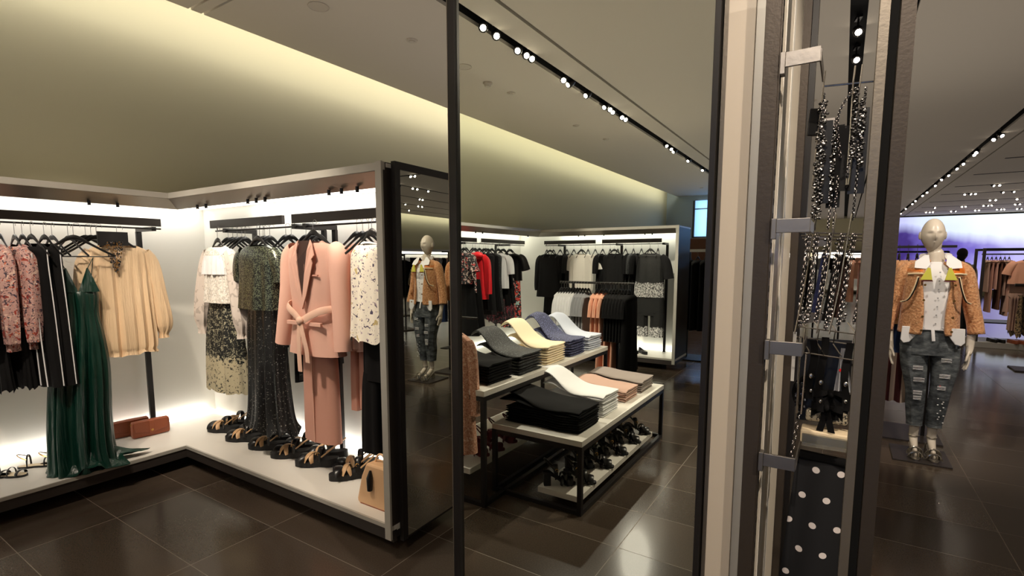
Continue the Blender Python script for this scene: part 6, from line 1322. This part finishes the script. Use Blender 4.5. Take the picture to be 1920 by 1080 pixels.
b = MB(); b.tube([(-0.35, 0, 1.16), (0.4, 0, 1.16)], 0.02, 10); b.build('top_bar', 'charcoal_metal', t); b = MB(); b.box((-0.015, -0.015, 0.015), (0.015, 0.015, 1.15)); b.build('post', 'black_metal', t, smooth=False); b = MB(); b.box((-0.3, -0.2, 0), (0.3, 0.2, 0.015)); b.build('base_plate', 'charcoal_metal', t, smooth=False)
for k in range(6):
    tt = thing('leopard_skirt', 'leopard print skirt on the low rack at the right edge', 'skirt', (2.04+0.09*k, 9.6, 1.03), PI/2+0.1*(k % 2), 'leopard skirts on the low rack')
    b = MB(); body(b, [(0, 0.15, 0.03, 0.003), (-0.25, 0.2, 0.036, 0.008), (-0.55, 0.24, 0.04, 0.012)], n=44, rings=14, k=6, seed=k, ragged=0.03); b.build('skirt_panel', 'leopard', tt)
for k in range(3):
    tt = thing('rose_shirt', 'dusty rose top hanging at the left of the leopard skirts', 'top', (1.99+0.03*k, 9.6, 1.05), PI/2-0.25, 'rose tops beside the leopard skirts')
    b = MB(); body(b, prof_top(0.17, 0.5, 0.02, 0.2, 0.005), n=40, rings=14, k=4, seed=k); b.build('bodice', 'rose_cloth', tt)
# shopper far behind, seen from the back
def person(name, lab, loc, rz, top, low):
    p = thing(name, lab, 'person', loc, rz)
    c = [(None, [(0, 0, 0.95, 0.13, 0.10), (0, 0, 1.1, 0.11, 0.085), (0, 0, 1.28, 0.14, 0.09), (0, 0.0, 1.40, 0.08, 0.06), (0, 0, 1.47, 0.045, 0.045), (0, -0.01, 1.52, 0.045, 0.05)])]
    for s in (-1, 1):
        bi = sum(len(q[1]) for q in c)
        c.append((2, [(s*0.16, 0, 1.35, 0.05), (s*0.2, 0.01, 1.2, 0.04), (s*0.215, -0.02, 1.05, 0.034), (s*0.20, -0.10, 0.90, 0.024), (s*0.195, -0.13, 0.85, 0.028, 0.02)]))
        for q in range(4): c.append((bi+4, [(s*0.193+(q-1.5)*0.014, -0.15, 0.83, 0.008), (s*0.19+(q-1.5)*0.014, -0.165, 0.79, 0.007)]))
        c.append((bi+3, [(s*0.17, -0.14, 0.87, 0.009), (s*0.165, -0.155, 0.84, 0.008)]))
    for s in (-1, 1): c.append((0, [(s*0.09, 0, 0.80, 0.085), (s*0.095, 0, 0.48, 0.052), (s*0.095, 0.015, 0.30, 0.048), (s*0.095, 0.02, 0.09, 0.034), (s*0.098, -0.06, 0.04, 0.04, 0.025), (s*0.10, -0.15, 0.03, 0.038, 0.02)]))
    o = skin_body(p, 'body', c, 'skin', 2); b = MB(); head_mesh(b, (0, -0.01, 1.60), 0.95); join_into(o, b, 'skin')
    b = MB(); b.ell((0, 0.022, 1.635), 0.086, 0.098, 0.105, 20, 14); b.ell((0, 0.06, 1.56), 0.07, 0.05, 0.09, 14, 10); b.build('hair', 'hair', p)
    b = MB(); body(b, [(1.46, 0.07, 0.06, 0), (1.41, 0.15, 0.09, 0), (1.3, 0.19, 0.115, 0.002), (1.05, 0.17, 0.11, 0.004), (0.88, 0.185, 0.12, 0.005)], n=48, k=5); b.build('shirt', top, p)
    for s in (-1, 1):
        b = MB(); sleeve(b, [(s*0.15, 0, 1.40, 0.055), (s*0.19, 0, 1.28, 0.062), (s*0.215, 0, 1.1, 0.052), (s*0.205, -0.07, 0.95, 0.042)], seed=2); b.build('shirt_sleeve', top, p)
        b = MB(); body(b, [(0.92, 0.098, 0.115, 0, s*0.085), (0.5, 0.072, 0.075, 0.003, s*0.1), (0.06, 0.062, 0.07, 0.004, s*0.1)], n=40, rings=14, k=4); b.build('trouser_leg', low, p)
        b = MB(); oo = sole_outline(0.27, 0.095); b.loft([[(s*0.1+a, c_-0.05, 0.0) for a, c_ in oo], [(s*0.1+a, c_-0.05, 0.03) for a, c_ in oo], [(s*0.1+a*0.8, c_*0.9-0.045, 0.075) for a, c_ in oo]]); b.build('shoe', 'black_leather', p)
    return p
person('person', 'shopper with dark hair and white shirt far behind, left of the right rack', (2.02, 13.6, 0), PI*0.85, 'white_cloth', 'jean_black')

# ------------------------------------------------------------------ far end: video wall and wall fixtures
t = thing('video_wall', 'large glowing video wall showing purple mountains under a pale blue sky', 'screen', (1.9, YF-0.3, 0))
b = MB(); b.box((-0.05, 0.0, 0.25), (8.8, 0.2, 3.36)); b.build('casing', 'black_metal', t, smooth=False)
b = MB(); b.add([(0, -0.005, 0.3), (8.75, -0.005, 0.3), (8.75, -0.005, 3.34), (0, -0.005, 3.34)], [(0, 1, 2, 3)]); b.build('screen_picture', 'video_picture', t, smooth=False)
area((5.9, YF-0.45, 1.9), (math.radians(-90), 0, 0), 7.5, 2.6, 260, (0.75, 0.76, 1.0), 'screen_glow') if 0 else None
def wall_bay(lab, x0, x1, y, rz, seed, cloth, along='x'):
    """distant lit wall bay with a row of clothes, local x along the wall, front is -y"""
    L = x1-x0; t = thing('wall_bay', lab, 'wall bay', ((x0+x1)/2, y, 0) if along == 'x' else (y, (x0+x1)/2, 0), rz)
    b = MB(); b.box((-L/2, 0.50, 0.15), (L/2, 0.52, 1.95)); b.build('back_panel', 'niche_back', t, smooth=False)
    b = MB(); b.box((-L/2, -0.02, 1.86), (L/2, 0.5, 1.95)); b.build('canopy', 'grey_metal', t, smooth=False); b = MB(); b.box((-L/2, 0, 0.09), (L/2, 0.5, 0.149)); b.build('platform', 'white_lacquer', t, smooth=False)
    b = MB(); b.box((-L/2+0.05, 0.38, 1.852), (L/2-0.05, 0.46, 1.8595)); b.build('light_strip', 'led', t, smooth=False)
    b = MB(); b.box((-L/2+0.1, 0.18, 1.72), (L/2-0.1, 0.2, 1.76)); b.build('rail', 'charcoal_metal', t, smooth=False)
    for x in (-L/2, L/2-0.05):
        b = MB(); b.box((x, -0.02, 0.09), (x+0.05, 0.499, 1.8595)); b.build('end_panel', 'grey_metal', t, smooth=False)
    return t
def wall_clothes(x0, x1, y, rz, seed, names, along, z=1.60, step=0.22):
    rnd = random.Random(seed); x = x0+0.2; k = 0
    protos = {}
    while x < x1-0.15:
        m_ = names[rnd.randrange(len(names))]; h_ = rnd.choice([0.55, 0.7, 0.95])
        loc = (x, y, z) if along == 'x' else (y, x, z); lab = 'garment hanging in a distant lit wall bay'; grp = 'garments of the distant wall bays'
        if (m_, h_) not in protos:
            t = thing('garment', lab, 'garment', loc, rz, grp); b = MB(); body(b, prof_top(0.19, h_, 0.06, 0.22, 0.006), n=32, rings=12, k=5, seed=k)
            for s in (-1, 1): sleeve(b, [(s*0.15, 0, -0.055, 0.05), (s*0.2, 0, -0.12, 0.055), (s*0.23, 0, -0.35, 0.045)], n=10, rings=6)
            b.build('bodice', m_, t); protos[(m_, h_)] = t
        else: dup(protos[(m_, h_)], loc, rz)
        x += step*rnd.uniform(0.7, 1.6); k += 1
CL = ['black_cloth', 'white_cloth', 'grey_knit', 'rose_cloth', 'black_crepe', 'navy_cloth', 'peach_cloth']
wall_bay('distant lit wall bay on the far wall behind the accessory frame, left part', -4.4, -1.4, YF-0.6, 0, 1, CL); wall_bay('distant lit wall bay on the far wall behind the accessory frame, right part', -1.2, 1.7, YF-0.6, 0, 2, CL)
wall_clothes(-4.2, -1.6, YF-0.42, 0, 3, CL, 'x'); wall_clothes(-1.0, 1.5, YF-0.42, 0, 7, CL, 'x')
wall_bay('lit wall bay on the right hand wall, nearer one, seen only in the end mirror', 9.5, 15.3, XR-0.6, -PI/2, 4, CL, 'y'); wall_bay('lit wall bay on the right hand wall, farther one, seen only in the end mirror', 15.5, 21.5, XR-0.6, -PI/2, 5, CL, 'y')
wall_clothes(9.7, 15.1, XR-0.42, -PI/2, 6, CL, 'y'); wall_clothes(15.7, 21.3, XR-0.42, -PI/2, 8, CL, 'y')
area((XR-0.15, 15.5, 1.84), (0, math.radians(-10), 0), 0.1, 12, 60, WARM, 'bay_lamp'); area((-1.3, YF-0.2, 1.84), (math.radians(10), 0, 0), 6, 0.1, 40, WARM, 'bay_lamp')
# mid floor racks of the shop
def floor_rack(lab, x, y, rz, cloths, n=9, h_=0.75, z=1.5, L=1.2):
    t = thing('garment_rack', lab, 'rack', (x, y, 0), rz)
    for s in (-1, 1):
        b = MB(); b.box((s*L/2-0.012, -0.012, 0.02), (s*L/2+0.012, 0.012, z+0.12)); b.build('post', 'black_metal', t, smooth=False)
    b = MB(); b.box((-L/2, -0.012, z+0.1), (L/2, 0.012, z+0.125)); b.build('top_bar', 'black_metal', t, smooth=False)
    b = MB(); b.box((-L/2-0.05, -0.25, 0), (L/2+0.05, 0.25, 0.02)); b.build('base_plate', 'charcoal_metal', t, smooth=False)
    d = Vector((math.cos(rz), math.sin(rz), 0)); pr = {}
    for k in range(n):
        m_ = cloths[k*len(cloths)//n]; p = Vector((x, y, z))+d*(-L/2+0.1+(L-0.2)*k/(n-1)); g = 'garments on the '+lab
        if m_ not in pr:
            g0 = thing('garment', 'garment hanging on the '+lab, 'garment', p, rz+PI/2, g); b = MB(); body(b, prof_top(0.19, h_, 0.035, 0.21, 0.006), n=36, rings=12, k=5, seed=k)
            for s in (-1, 1): sleeve(b, [(s*0.15, 0, -0.055, 0.03), (s*0.19, 0, -0.12, 0.036), (s*0.21, 0, -0.4, 0.03)], n=12, rings=8)
            b.build('bodice', m_, g0); pr[m_] = g0
        else: dup(pr[m_], p, rz+PI/2)
floor_rack('rack of white and black garments left of the reflected mannequin', 2.6, 6.3, 0.9, ['white_cloth', 'black_cloth', 'grey_knit'])
floor_rack('rack of dark garments far behind the reflected mannequin', 4.4, 8.4, 0.4, ['black_cloth', 'navy_cloth', 'white_cloth'], 10)
floor_rack('rack of pale garments near the right wall in the end mirror', 6.4, 10.5, 0.2, ['rose_cloth', 'white_cloth', 'black_cloth'], 10)
floor_rack('rack of tan garments behind the accessory frame', 0.6, 9.0, 0.1, ['peach_cloth', 'rose_cloth', 'white_cloth'], 8, 0.6)
floor_rack('rack of black and white garments far behind the accessory frame', -0.9, 8.2, 0.1, ['black_cloth', 'white_cloth', 'black_crepe'], 9)
